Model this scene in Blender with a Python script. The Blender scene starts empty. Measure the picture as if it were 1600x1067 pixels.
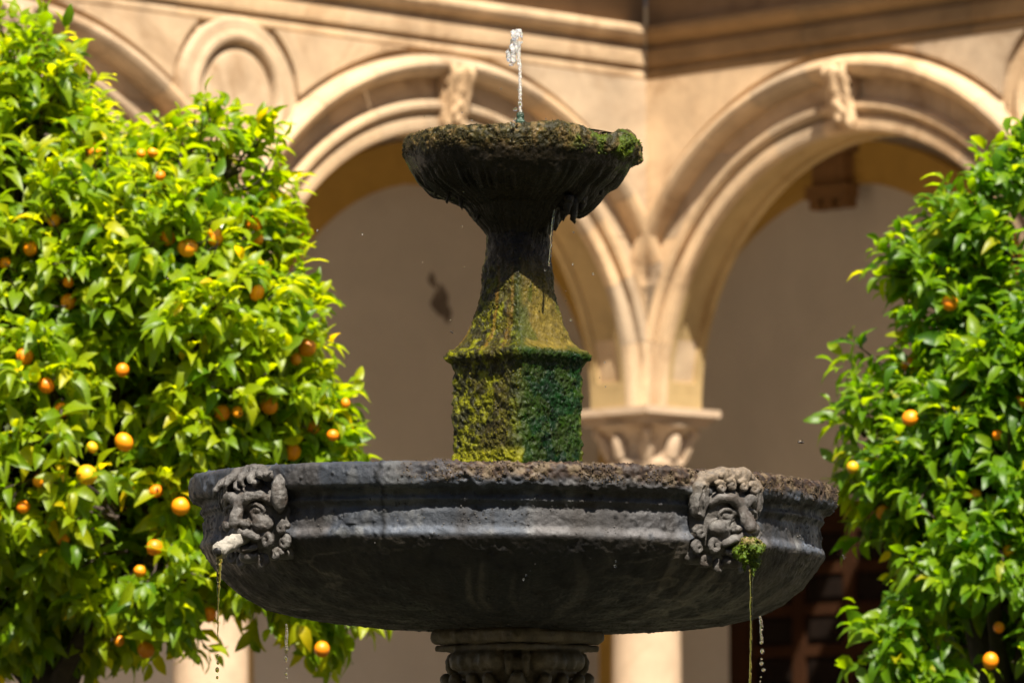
import bpy, math, random
import numpy as np
from mathutils import Matrix, Vector

random.seed(7)
RNG = np.random.default_rng(11)
R = math.radians
SC = bpy.context.scene
COL = SC.collection

# ------------------------------------------------------------------ camera, world, sun
FPX = 9000.0                                   # focal length in photograph pixels (1600 wide)
PITCH = math.atan((1363 - 533.5) / FPX)
CAMZ = 1.6
cam = bpy.data.cameras.new('camera')
cam.sensor_width = 36.0
cam.lens = 36.0 * FPX / 1600.0
cam.clip_start = 0.1
cam.clip_end = 600
cam.dof.use_dof = True
cam.dof.focus_distance = 12.95
cam.dof.aperture_fstop = 8.0
camo = bpy.data.objects.new('camera', cam)
COL.objects.link(camo)
camo.location = (0, 0, CAMZ)
camo.rotation_euler = (math.pi / 2 + PITCH, 0, 0)
SC.camera = camo

SUN_AZ = 12.0          # degrees to the right of the line behind the camera
SUN_EL = 55.0
world = bpy.data.worlds.new('World')
SC.world = world
world.use_nodes = True
wn = world.node_tree.nodes
sky = wn.new('ShaderNodeTexSky')
sky.sky_type = 'NISHITA'
sky.sun_disc = False
sky.sun_elevation = R(SUN_EL)
sky.sun_rotation = R(180 - SUN_AZ)
wn['Background'].inputs['Strength'].default_value = 0.05
world.node_tree.links.new(sky.outputs['Color'], wn['Background'].inputs['Color'])

sl = bpy.data.lights.new('sun', 'SUN')
sl.energy = 5.0
sl.angle = R(0.5)
sl.color = (1.0, 0.93, 0.82)
so = bpy.data.objects.new('sun', sl)
COL.objects.link(so)
sdir = Vector((math.sin(R(SUN_AZ)) * math.cos(R(SUN_EL)), -math.cos(R(SUN_AZ)) * math.cos(R(SUN_EL)), math.sin(R(SUN_EL))))
so.location = sdir * 80
so.rotation_euler = sdir.to_track_quat('Z', 'Y').to_euler()

SC.view_settings.view_transform = 'Standard'
SC.view_settings.look = 'None'
SC.view_settings.gamma = 1.0
SC.view_settings.use_curve_mapping = False
SC.view_settings.exposure = 1.36
SC.render.engine = 'CYCLES'
SC.cycles.use_denoising = True
SC.cycles.max_bounces = 8
SC.cycles.transmission_bounces = 8
SC.cycles.transparent_max_bounces = 8

# ------------------------------------------------------------------ helpers
CP, SP = math.cos(PITCH), math.sin(PITCH)


def at(x, y, Y):
    """world point seen at photograph pixel (x, y) at depth Y"""
    u = (x - 800) / FPX
    v = (533.5 - y) / FPX
    d = (u, CP - v * SP, SP + v * CP)
    t = Y / d[1]
    return np.array((d[0] * t, Y, CAMZ + d[2] * t))


def to_px(p):
    p = np.asarray(p, float)
    q = p - np.array((0, 0, CAMZ))
    f = q[..., 1] * CP + q[..., 2] * SP
    upv = -q[..., 1] * SP + q[..., 2] * CP
    return 800 + FPX * q[..., 0] / f, 533.5 - FPX * upv / f


def _h(i, j, k, seed):
    n = (i * 73856093) ^ (j * 19349663) ^ (k * 83492791) ^ (seed * 2654435)
    n = n & 0x7fffffff
    n = (n ^ (n >> 13)) * 1274126177 & 0x7fffffff
    n = (n ^ (n >> 16)) * 668265263 & 0x7fffffff
    n = n ^ (n >> 15)
    return (n & 0xffff) / 65535.0


def vn(p, seed=0):
    """value noise 0..1 for (n,3) points"""
    p = np.asarray(p, float)
    f = np.floor(p)
    i = f.astype(np.int64)
    t = p - f
    t = t * t * (3 - 2 * t)
    r = 0
    for a in (0, 1):
        wa = t[:, 0] if a else 1 - t[:, 0]
        for b in (0, 1):
            wb = t[:, 1] if b else 1 - t[:, 1]
            for c in (0, 1):
                wc = t[:, 2] if c else 1 - t[:, 2]
                r = r + wa * wb * wc * _h(i[:, 0] + a, i[:, 1] + b, i[:, 2] + c, seed)
    return r


def fbm(p, octv=4, seed=0, gain=0.5):
    p = np.asarray(p, float)
    s, a, tot = 0, 1.0, 0
    for o in range(octv):
        s = s + a * vn(p * (2.03 ** o) + 17.3 * o, seed + o)
        tot += a
        a *= gain
    return s / tot


def sstep(a, b, x):
    t = np.clip((x - a) / (b - a), 0, 1)
    return t * t * (3 - 2 * t)


def mesh(name, V, F, mat=None, smooth=True, col=None):
    me = bpy.data.meshes.new(name)
    V = np.asarray(V, dtype=np.float32)
    if isinstance(F, np.ndarray):
        n, k = F.shape
        me.vertices.add(len(V))
        me.vertices.foreach_set('co', V.ravel())
        me.loops.add(n * k)
        me.loops.foreach_set('vertex_index', F.astype(np.int32).ravel())
        me.polygons.add(n)
        me.polygons.foreach_set('loop_start', np.arange(0, n * k, k, dtype=np.int32))
        me.polygons.foreach_set('loop_total', np.full(n, k, dtype=np.int32))
        me.update(calc_edges=True)
        me.validate()
    else:
        me.from_pydata([tuple(map(float, v)) for v in V], [], [tuple(map(int, f)) for f in F])
        me.update()
    if smooth:
        me.polygons.foreach_set('use_smooth', np.ones(len(me.polygons), dtype=bool))
    if col is not None:
        a = me.color_attributes.new('tint', 'FLOAT_COLOR', 'POINT')
        c = np.ones((len(V), 4), dtype=np.float32)
        c[:, :3] = col
        a.data.foreach_set('color', c.ravel())
    if mat:
        me.materials.append(mat)
    return me


def link(name, me, parent=None, kind=None, label=None):
    o = bpy.data.objects.new(name, me)
    COL.objects.link(o)
    if parent is not None:
        o.parent = parent
    if kind:
        o['kind'] = kind
    if label:
        o['label'] = label
    return o


def obj(name, V, F, mat=None, parent=None, smooth=True, col=None, kind=None, label=None):
    return link(name, mesh(name, V, F, mat, smooth, col), parent, kind, label)


def thing(name, label, cat, loc=(0, 0, 0), rotz=0.0, group=None):
    o = bpy.data.objects.new(name, None)
    o.empty_display_size = 0.2
    COL.objects.link(o)
    o.location = loc
    o.rotation_euler = (0, 0, rotz)
    tag(o, label, cat, group)
    return o


def tag(o, label, cat, group=None):
    o['label'] = label
    o['category'] = cat
    if group:
        o['group'] = group
    return o


class MB:
    """collects polygons for one mesh"""
    def __init__(self):
        self.v, self.f = [], []

    def add(self, V, F):
        b = len(self.v)
        self.v += [tuple(map(float, p)) for p in V]
        self.f += [tuple(int(i) + b for i in f) for f in F]
        return self

    def box(self, a, b, ch=0.0):
        x0, y0, z0 = a
        x1, y1, z1 = b
        V = [(x0, y0, z0), (x1, y0, z0), (x1, y1, z0), (x0, y1, z0), (x0, y0, z1), (x1, y0, z1), (x1, y1, z1), (x0, y1, z1)]
        return self.add(V, [(3, 2, 1, 0), (4, 5, 6, 7), (0, 1, 5, 4), (1, 2, 6, 5), (2, 3, 7, 6), (3, 0, 4, 7)])

    def obj(self, name, mat, parent=None, smooth=False, **k):
        return obj(name, self.v, self.f, mat, parent, smooth, **k)

    def mesh(self, name, mat, smooth=False):
        return mesh(name, self.v, self.f, mat, smooth)


def lathe(prof, n, cap=True):
    prof = np.asarray(prof, float)
    a = np.linspace(0, 2 * math.pi, n, endpoint=False)
    m = len(prof)
    V = np.zeros((m, n, 3))
    V[:, :, 0] = prof[:, 0:1] * np.cos(a)
    V[:, :, 1] = prof[:, 0:1] * np.sin(a)
    V[:, :, 2] = prof[:, 1:2]
    i = np.arange(m - 1)[:, None]
    j = np.arange(n)[None, :]
    j2 = (j + 1) % n
    F = np.stack([i * n + j, i * n + j2, (i + 1) * n + j2, (i + 1) * n + j], -1).reshape(-1, 4)
    return V.reshape(-1, 3), F


def tube(pts, rad, n=8, cap=True):
    pts = np.asarray(pts, float)
    rad = np.broadcast_to(np.asarray(rad, float), (len(pts),))
    V, F = [], []
    T = np.gradient(pts, axis=0)
    T /= np.linalg.norm(T, axis=1)[:, None] + 1e-12
    ref = np.array((0.31, 0.87, 0.13))
    for p, t, r in zip(pts, T, rad):
        a = np.cross(t, ref); a /= np.linalg.norm(a)
        b = np.cross(t, a)
        for k in range(n):
            w = 2 * math.pi * k / n
            V.append(p + r * (a * math.cos(w) + b * math.sin(w)))
    for i in range(len(pts) - 1):
        for k in range(n):
            k2 = (k + 1) % n
            F.append((i * n + k, i * n + k2, (i + 1) * n + k2, (i + 1) * n + k))
    if cap:
        F.append(tuple(range(n))[::-1])
        F.append(tuple((len(pts) - 1) * n + k for k in range(n)))
    return V, F


def resample(prof, step):
    """denser version of a polyline profile (n,k) using its first two columns as length"""
    prof = np.asarray(prof, float)
    d = np.r_[0, np.cumsum(np.linalg.norm(np.diff(prof[:, :2], axis=0), axis=1))]
    s = np.linspace(0, d[-1], max(2, int(d[-1] / step)))
    return np.stack([np.interp(s, d, prof[:, k]) for k in range(prof.shape[1])], -1)


def smooth1(a, n=2):
    for _ in range(n):
        b = a.copy()
        b[1:-1] = 0.25 * a[:-2] + 0.5 * a[1:-1] + 0.25 * a[2:]
        a = b
    return a


class Vox:
    """signed-distance sculpting on a grid, meshed with surface nets"""
    def __init__(self, lo, hi, h):
        self.lo = np.array(lo, float)
        self.h = h
        self.n = (np.ceil((np.array(hi) - self.lo) / h).astype(int) + 1)
        self.ax = [self.lo[i] + h * np.arange(self.n[i]) for i in range(3)]
        self.d = np.full(self.n, 0.5)

    def _sl(self, lo, hi):
        s = []
        for i in range(3):
            a = max(0, int((lo[i] - self.lo[i]) / self.h) - 2)
            b = min(self.n[i], int((hi[i] - self.lo[i]) / self.h) + 4)
            if b <= a:
                return None, None
            s.append(slice(a, b))
        P = np.meshgrid(*[self.ax[i][s[i]] for i in range(3)], indexing='ij')
        return tuple(s), P

    def _mix(self, s, d, k, sub):
        a = self.d[s]
        if sub:
            b = -d
            hh = np.maximum(k - np.abs(a - b), 0) / k
            self.d[s] = np.maximum(a, b) + hh * hh * k / 4
        else:
            hh = np.maximum(k - np.abs(a - d), 0) / k
            self.d[s] = np.minimum(a, d) - hh * hh * k / 4

    def ell(self, c, r, k=0.006, sub=False):
        c = np.array(c, float)
        r = np.array(r, float) if np.ndim(r) else np.full(3, float(r))
        m = r * 1.25 + k + 0.004
        s, P = self._sl(c - m, c + m)
        if s is None:
            return
        q = [(P[i] - c[i]) for i in range(3)]
        k0 = np.sqrt(sum((q[i] / r[i]) ** 2 for i in range(3)))
        k1 = np.sqrt(sum((q[i] / r[i] ** 2) ** 2 for i in range(3))) + 1e-9
        self._mix(s, k0 * (k0 - 1) / k1, k, sub)

    def cap(self, a, b, ra, rb, k=0.005, sub=False):
        a = np.array(a, float); b = np.array(b, float)
        m = max(ra, rb) + k + 0.004
        s, P = self._sl(np.minimum(a, b) - m, np.maximum(a, b) + m)
        if s is None:
            return
        ab = b - a
        L2 = ab @ ab + 1e-12
        t = np.clip(sum((P[i] - a[i]) * ab[i] for i in range(3)) / L2, 0, 1)
        d = np.sqrt(sum((P[i] - a[i] - t * ab[i]) ** 2 for i in range(3))) - (ra + (rb - ra) * t)
        self._mix(s, d, k, sub)

    def chain(self, pts, r0, r1, k=0.003, sub=False):
        n = len(pts) - 1
        for i in range(n):
            self.cap(pts[i], pts[i + 1], r0 + (r1 - r0) * i / n, r0 + (r1 - r0) * (i + 1) / n, k, sub)

    def box(self, c, hs, ang=0.0, rd=0.003, k=0.003, sub=False):
        c = np.array(c, float)
        m = math.hypot(hs[0], hs[1])
        mm = np.array((m, m, hs[2])) + k + 0.005
        s, P = self._sl(c - mm, c + mm)
        ca, sa = math.cos(ang), math.sin(ang)
        x, y, z = P[0] - c[0], P[1] - c[1], P[2] - c[2]
        q = [np.abs(ca * x + sa * y) - hs[0] + rd, np.abs(-sa * x + ca * y) - hs[1] + rd, np.abs(z) - hs[2] + rd]
        d = np.sqrt(sum(np.maximum(e, 0) ** 2 for e in q)) + np.minimum(np.maximum(q[0], np.maximum(q[1], q[2])), 0) - rd
        self._mix(s, d, k, sub)

    def mesh(self):
        d = self.d.copy()
        for i in range(3):                                   # closed at the border
            sl = [slice(None)] * 3
            for e in (0, -1):
                sl[i] = e
                d[tuple(sl)] = np.maximum(d[tuple(sl)], self.h)
        nx, ny, nz = d.shape
        ins = d < 0
        cs = [d[a:nx - 1 + a, b:ny - 1 + b, c:nz - 1 + c] for a in (0, 1) for b in (0, 1) for c in (0, 1)]
        cin = sum((q < 0).astype(np.int8) for q in cs)
        act = (cin > 0) & (cin < 8)
        idx = -np.ones(act.shape, dtype=np.int64)
        idx[act] = np.arange(act.sum())
        cell = np.argwhere(act)
        cv = np.stack([q[act] for q in cs], -1)
        off = np.array([(a, b, c) for a in (0, 1) for b in (0, 1) for c in (0, 1)], float)
        acc = np.zeros((len(cell), 3)); cnt = np.zeros(len(cell))
        for i in range(8):
            for j in range(i + 1, 8):
                if np.abs(off[i] - off[j]).sum() != 1:
                    continue
                a, b = cv[:, i], cv[:, j]
                x = (a < 0) != (b < 0)
                t = np.where(x, a / np.where(x, a - b, 1), 0)
                p = off[i] + t[:, None] * (off[j] - off[i])
                acc[x] += p[x]; cnt[x] += 1
        V = self.lo + self.h * (cell + acc / cnt[:, None])
        F = []
        for ax in range(3):
            u, w = (ax + 1) % 3, (ax + 2) % 3
            s0 = [slice(None)] * 3; s1 = [slice(None)] * 3
            s0[ax] = slice(0, -1); s1[ax] = slice(1, None)
            a, b = ins[tuple(s0)], ins[tuple(s1)]
            e = np.argwhere(a != b)
            ok = (e[:, u] > 0) & (e[:, w] > 0) & (e[:, u] < d.shape[u] - 1) & (e[:, w] < d.shape[w] - 1)
            e = e[ok]
            fl = a[tuple(e.T)]

            def id_(du, dw):
                q = e.copy(); q[:, u] += du; q[:, w] += dw
                return idx[tuple(q.T)]
            quad = np.stack([id_(-1, -1), id_(0, -1), id_(0, 0), id_(-1, 0)], -1)
            quad[~fl] = quad[~fl][:, ::-1]
            F.append(quad)
        F = np.concatenate(F)
        return V, F[(F >= 0).all(1)]


# ------------------------------------------------------------------ materials
def mat_new(name):
    m = bpy.data.materials.new(name)
    m.use_nodes = True
    nt = m.node_tree
    return m, nt, nt.nodes['Principled BSDF']


def N(nt, typ, **k):
    n = nt.nodes.new(typ)
    for a, b in k.items():
        setattr(n, a, b)
    return n


def noise(nt, vec, scale, detail=5, rough=0.6, dist=0.0):
    n = N(nt, 'ShaderNodeTexNoise')
    n.inputs['Scale'].default_value = scale
    n.inputs['Detail'].default_value = detail
    n.inputs['Roughness'].default_value = rough
    n.inputs['Distortion'].default_value = dist
    nt.links.new(vec, n.inputs['Vector'])
    return n.outputs['Fac']


def ramp(nt, fac, stops):
    r = N(nt, 'ShaderNodeValToRGB')
    while len(r.color_ramp.elements) < len(stops):
        r.color_ramp.elements.new(0.5)
    for e, (p, c) in zip(r.color_ramp.elements, stops):
        e.position = p
        e.color = (c[0], c[1], c[2], 1) if np.ndim(c) else (c, c, c, 1)
    nt.links.new(fac, r.inputs['Fac'])
    return r.outputs['Color']


def mixc(nt, fac, a, b, mode='MIX'):
    m = N(nt, 'ShaderNodeMix', data_type='RGBA', blend_type=mode)
    for s, v in (('A', a), ('B', b)):
        sock = [i for i in m.inputs if i.name == s and i.type == 'RGBA'][0]
        if isinstance(v, (tuple, list)):
            sock.default_value = (*v, 1)
        else:
            nt.links.new(v, sock)
    if isinstance(fac, (int, float)):
        m.inputs[0].default_value = fac
    else:
        nt.links.new(fac, m.inputs[0])
    return [o for o in m.outputs if o.type == 'RGBA'][0]


def bump(nt, h, strength, dist, prev=None):
    b = N(nt, 'ShaderNodeBump')
    b.inputs['Strength'].default_value = strength
    b.inputs['Distance'].default_value = dist
    nt.links.new(h, b.inputs['Height'])
    if prev is not None:
        nt.links.new(prev, b.inputs['Normal'])
    return b.outputs['Normal']


def coords(nt, geo=True):
    return N(nt, 'ShaderNodeNewGeometry').outputs['Position'] if geo else N(nt, 'ShaderNodeTexCoord').outputs['Object']


def simple(name, base, rough=0.8, var=0.25, scale=4.0, fine=60.0, bstr=0.3, bdist=0.01, dark=None, spec=0.3, per_obj=0.0, dthr=0.56):
    """stone or plaster: base colour, blotches, fine grain"""
    m, nt, p = mat_new(name)
    v = coords(nt)
    b = np.array(base)
    c1 = ramp(nt, noise(nt, v, scale, 6, 0.65, 0.4), [(0.25, b * (1 - var)), (0.5, b), (0.78, np.minimum(b * (1 + var), 1))])
    c2 = ramp(nt, noise(nt, v, fine, 4, 0.7), [(0.2, 1 - var * 0.6), (0.7, 1.0)])
    c = mixc(nt, 1.0, c1, c2, 'MULTIPLY')
    if dark is not None:
        st = ramp(nt, noise(nt, v, scale * 0.45, 7, 0.7, 1.2), [(dthr, 0.0), (dthr + 0.16, 0.75)])
        c = mixc(nt, st, c, dark)
    if per_obj:
        oi = N(nt, 'ShaderNodeObjectInfo')
        g = ramp(nt, oi.outputs['Random'], [(0.0, (1 - per_obj, 1 - per_obj, 1 - per_obj)), (1.0, (1 + per_obj * 0.4, 1, 1 - per_obj * 0.6))])
        c = mixc(nt, 1.0, c, g, 'MULTIPLY')
    nt.links.new(c, p.inputs['Base Color'])
    p.inputs['Roughness'].default_value = rough
    p.inputs['Specular IOR Level'].default_value = spec
    n = bump(nt, noise(nt, v, fine, 6, 0.75), bstr, bdist)
    nt.links.new(n, p.inputs['Normal'])
    return m


def tinted(name, rough_lo, rough_hi, scale, bstr, bdist, spec=0.5, mul=(0.55, 1.35), fine=400.0):
    """painted from the mesh's own pigment attribute, broken up by grain; roughness varies"""
    m, nt, p = mat_new(name)
    v = coords(nt)
    at_ = N(nt, 'ShaderNodeAttribute', attribute_name='tint').outputs['Color']
    g = ramp(nt, noise(nt, v, scale, 8, 0.72), [(0.25, mul[0]), (0.75, mul[1])])
    c = mixc(nt, 1.0, at_, g, 'MULTIPLY')
    g2 = ramp(nt, noise(nt, v, fine, 3, 0.6), [(0.3, 0.75), (0.7, 1.2)])
    c = mixc(nt, 1.0, c, g2, 'MULTIPLY')
    nt.links.new(c, p.inputs['Base Color'])
    r = ramp(nt, noise(nt, v, scale * 0.4, 4, 0.6), [(0.35, rough_lo), (0.65, rough_hi)])
    nt.links.new(r, p.inputs['Roughness'])
    p.inputs['Specular IOR Level'].default_value = spec
    n1 = bump(nt, noise(nt, v, scale, 8, 0.7), bstr, bdist)
    n2 = bump(nt, noise(nt, v, fine, 4, 0.65), bstr * 0.7, bdist * 0.3, n1)
    nt.links.new(n2, p.inputs['Normal'])
    return m


STONE = (0.53, 0.395, 0.258)
M = {}
M['stone'] = simple('warm_sandstone', STONE, 0.85, 0.30, 2.6, 45, 0.5, 0.014, dark=(0.24, 0.145, 0.07), per_obj=0.22, dthr=0.50)
M['stone_pale'] = simple('pale_limestone', (0.47, 0.35, 0.24), 0.85, 0.22, 3.0, 50, 0.4, 0.012, dark=(0.28, 0.18, 0.10), per_obj=0.08, dthr=0.53)
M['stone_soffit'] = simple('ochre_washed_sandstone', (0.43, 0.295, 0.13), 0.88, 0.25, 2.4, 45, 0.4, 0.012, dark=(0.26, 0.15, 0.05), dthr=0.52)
M['stone_upper'] = simple('weathered_sandstone', (0.33, 0.215, 0.115), 0.9, 0.3, 1.6, 40, 0.4, 0.012, dark=(0.11, 0.065, 0.035), per_obj=0.12)
M['stone_shade'] = simple('shaded_sandstone', (0.27, 0.175, 0.085), 0.9, 0.3, 2.0, 45, 0.4, 0.012, dark=(0.14, 0.085, 0.03), per_obj=0.15)  # darker copy of the sandstone, the right cornice's shade put into its colour
M['plaster'] = simple('grey_plaster', (0.53, 0.47, 0.405), 0.92, 0.14, 0.8, 35, 0.15, 0.006)
M['ochre'] = simple('ochre_limewash', (0.42, 0.245, 0.05), 0.9, 0.22, 1.5, 30, 0.2, 0.006, dark=(0.25, 0.12, 0.02))
M['wood'] = simple('dark_walnut', (0.032, 0.012, 0.004), 0.85, 0.35, 3.0, 25, 0.3, 0.004, spec=0.1)
M['wood_panel'] = simple('dark_walnut_panel', (0.010, 0.006, 0.004), 0.85, 0.35, 3.0, 25, 0.3, 0.004, spec=0.08)
M['iron'] = simple('dark_iron', (0.03, 0.022, 0.016), 0.5, 0.3, 6, 60, 0.3, 0.004)
M['scar'] = simple('exposed_mortar', (0.16, 0.125, 0.10), 0.95, 0.35, 6.0, 40, 0.5, 0.01)
M['ground'] = simple('courtyard_paving', (0.37, 0.31, 0.235), 0.9, 0.25, 0.8, 25, 0.4, 0.01)
M['soil'] = simple('dark_garden_soil', (0.045, 0.045, 0.02), 0.95, 0.4, 1.2, 20, 0.6, 0.03, dark=(0.02, 0.03, 0.01))
M['bark'] = simple('grey_brown_bark', (0.075, 0.055, 0.04), 0.9, 0.4, 14, 60, 0.8, 0.02)
M['fstone'] = tinted('dark_wet_fountain_stone', 0.32, 0.8, 38, 0.8, 0.006, 0.35)
M['moss'] = tinted('wet_moss', 0.10, 0.5, 90, 0.8, 0.005, 0.18, (0.45, 1.5))
M['crust'] = tinted('lichen_crust', 0.75, 0.95, 90, 0.9, 0.004, 0.25, (0.5, 1.4))
M['lime'] = simple('lime_scale', (0.34, 0.31, 0.26), 0.85, 0.4, 30, 160, 0.9, 0.006, dark=(0.16, 0.12, 0.07))
M['verdigris'] = simple('green_bronze_nozzle', (0.02, 0.05, 0.025), 0.25, 0.5, 60, 200, 0.8, 0.004, dark=(0.03, 0.025, 0.012), spec=0.6)


def water_mat(name, col, rough=0.02, bs=0.3):
    m, nt, p = mat_new(name)
    p.inputs['Base Color'].default_value = (*col, 1)
    p.inputs['Roughness'].default_value = rough
    p.inputs['IOR'].default_value = 1.333
    p.inputs['Transmission Weight'].default_value = 1.0
    v = coords(nt)
    nt.links.new(bump(nt, noise(nt, v, 160, 3, 0.5), bs, 0.004), p.inputs['Normal'])
    return m


M['water'] = water_mat('clear_water', (1, 1, 1), 0.09, 0.8)
M['froth'] = water_mat('aerated_water', (1, 1, 1), 0.12, 0.8)
M['froth'].node_tree.nodes['Principled BSDF'].inputs['Transmission Weight'].default_value = 0.82
M['algae_water'] = water_mat('algae_stained_water', (0.72, 0.68, 0.22), 0.12, 0.5)
m, nt, p = mat_new('pool_water_surface')
p.inputs['Base Color'].default_value = (0.03, 0.035, 0.02, 1)
p.inputs['Roughness'].default_value = 0.05
nt.links.new(bump(nt, noise(nt, coords(nt), 12, 4, 0.55), 0.4, 0.03), p.inputs['Normal'])
M['pool'] = m


def leaf_mat(name, attr, gain=(1, 1, 1)):
    m, nt, p = mat_new(name)
    if attr:
        c = N(nt, 'ShaderNodeAttribute', attribute_name='tint').outputs['Color']
    else:
        oi = N(nt, 'ShaderNodeObjectInfo')
        c = ramp(nt, oi.outputs['Random'], [(q, tuple(a * b for a, b in zip(cc, gain))) for q, cc in LEAF_STOPS])
    nt.links.new(c, p.inputs['Base Color'])
    p.inputs['Roughness'].default_value = 0.42
    p.inputs['Specular IOR Level'].default_value = 0.38
    tr = N(nt, 'ShaderNodeBsdfTranslucent')
    tc = mixc(nt, 1.0, c, (3.5, 3.0, 0.8), 'MULTIPLY')
    nt.links.new(tc, tr.inputs['Color'])
    v = coords(nt)
    bm = bump(nt, noise(nt, v, 90, 3, 0.5), 0.25, 0.004)
    nt.links.new(bm, p.inputs['Normal'])
    mx = N(nt, 'ShaderNodeMixShader')
    mx.inputs[0].default_value = 0.50
    nt.links.new(p.outputs[0], mx.inputs[1])
    nt.links.new(tr.outputs[0], mx.inputs[2])
    nt.links.new(mx.outputs[0], nt.nodes['Material Output'].inputs['Surface'])
    return m


LEAF_STOPS = [(0.0, (0.045, 0.12, 0.004)), (0.35, (0.095, 0.18, 0.004)), (0.7, (0.15, 0.23, 0.004)), (0.94, (0.22, 0.28, 0.006)), (0.995, (0.34, 0.29, 0.008))]
M['leaf_mass'] = leaf_mat('citrus_leaf_mass', True)
m, nt, p = mat_new('orange_peel')
oi = N(nt, 'ShaderNodeObjectInfo')
nt.links.new(ramp(nt, oi.outputs['Random'], [(0, (0.74, 0.17, 0.002)), (0.8, (0.80, 0.28, 0.003)), (1, (0.62, 0.36, 0.006))]), p.inputs['Base Color'])
p.inputs['Roughness'].default_value = 0.42
nt.links.new(bump(nt, noise(nt, coords(nt), 300, 2, 0.5), 0.3, 0.002), p.inputs['Normal'])
M['orange'] = m
m, nt, p = mat_new('white_blossom'); p.inputs['Base Color'].default_value = (0.75, 0.73, 0.62, 1); M['blossom'] = m
m, nt, p = mat_new('bee_body'); p.inputs['Base Color'].default_value = (0.02, 0.013, 0.008, 1); p.inputs['Roughness'].default_value = 0.5; M['bee'] = m
m, nt, p = mat_new('bee_wing'); p.inputs['Base Color'].default_value = (0.35, 0.3, 0.22, 1); p.inputs['Alpha'].default_value = 0.5; M['wing'] = m

# ------------------------------------------------------------------ cloister arcade
CX, CY = at(1010, 635, 36.0)[0], 36.0
ZS = at(1010, 637, 36.0)[2]            # springing of the arches = top of the capitals
ZE = at(1010, 128, 36.0)[2]            # underside of the entablature
# ground: planted court, pale walk along the arcades
g = MB()
g.add([(-250, -60, 0), (250, -60, 0), (250, 300, 0), (-250, 300, 0)], [(0, 1, 2, 3)])
g.obj('ground', M['soil'], None, kind='structure')
g = MB()
g.add([(-30, 28.5 - 30, 0.004), (CX, 28.5, 0.004), (30, 28.5 - 29, 0.004), (60, 60, 0.004), (-60, 60, 0.004), (-60, -30, 0.004)], [(0, 1, 3), (1, 2, 3), (0, 3, 4), (0, 4, 5)])
g.obj('pavement', M['ground'], None, kind='structure')
BAY, RI, TH, WG = 3.47, 1.58, 0.34, 4.3
ZR = ZS + 1.63                         # centre of the medallions
ARCH_PROF = np.array([(0.0, -0.03), (0.0, 0.012), (0.012, 0.028), (0.05, 0.036), (0.085, 0.03), (0.092, 0.004), (0.118, 0.002), (0.122, 0.045),
                      (0.145, 0.062), (0.175, 0.06), (0.192, 0.03), (0.198, -0.012), (0.325, -0.006), (0.332, 0.05), (0.345, 0.10), (0.37, 0.132),
                      (0.40, 0.142), (0.43, 0.13), (0.452, 0.09), (0.462, 0.05), (0.468, 0.012), (0.47, -0.03)])
ENT_PROF = np.array([(-0.05, 0.0), (0.02, 0.0), (0.034, 0.015), (0.037, 0.04), (0.03, 0.062), (0.022, 0.07), (0.022, 0.082), (0.055, 0.09), (0.062, 0.12),
                     (0.06, 0.18), (0.045, 0.20), (0.035, 0.205), (0.035, 0.222), (0.07, 0.235), (0.105, 0.255), (0.122, 0.285), (0.12, 0.315),
                     (0.10, 0.335), (0.06, 0.345), (-0.05, 0.348)])       # (out, up)
ZT = ZE + 0.348


def keystone_mesh():
    v = Vox((-0.17, -0.08, -0.36), (0.17, 0.30, 0.32), 0.012)
    v.box((0, 0.06, 0.0), (0.105, 0.07, 0.24), 0, 0.02)
    for s in (-1, 1):
        pts = [(s * 0.085, 0.16 + 0.075 * math.cos(a) * (1 - a / 9), 0.19 + 0.075 * math.sin(a) * (1 - a / 9)) for a in np.linspace(-1.6, 5.2, 14)]
        v.chain(pts, 0.03, 0.018, 0.01)
        pts = [(s * 0.07, 0.10 + 0.05 * math.cos(a) * (1 - a / 9), -0.22 - 0.05 * math.sin(a) * (1 - a / 9)) for a in np.linspace(-1.6, 5.0, 12)]
        v.chain(pts, 0.024, 0.014, 0.01)
        v.chain([(s * 0.07, 0.24, 0.18), (s * 0.085, 0.18, 0.02), (s * 0.07, 0.15, -0.16)], 0.03, 0.024, 0.015)
    v.chain([(0, 0.25, 0.2), (0, 0.21, 0.05), (0, 0.16, -0.1), (0, 0.17, -0.2)], 0.05, 0.03, 0.02)
    for z, w in ((0.1, 0.07), (0.0, 0.06), (-0.1, 0.05)):
        for s in (-1, 1):
            v.cap((0, 0.2, z + 0.03), (s * w, 0.17, z - 0.05), 0.03, 0.018, 0.012)
    v.cap((-0.12, 0.12, 0.28), (0.12, 0.12, 0.28), 0.035, 0.035, 0.01)
    V, F = v.mesh()
    return V, F


KEY = keystone_mesh()


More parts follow.
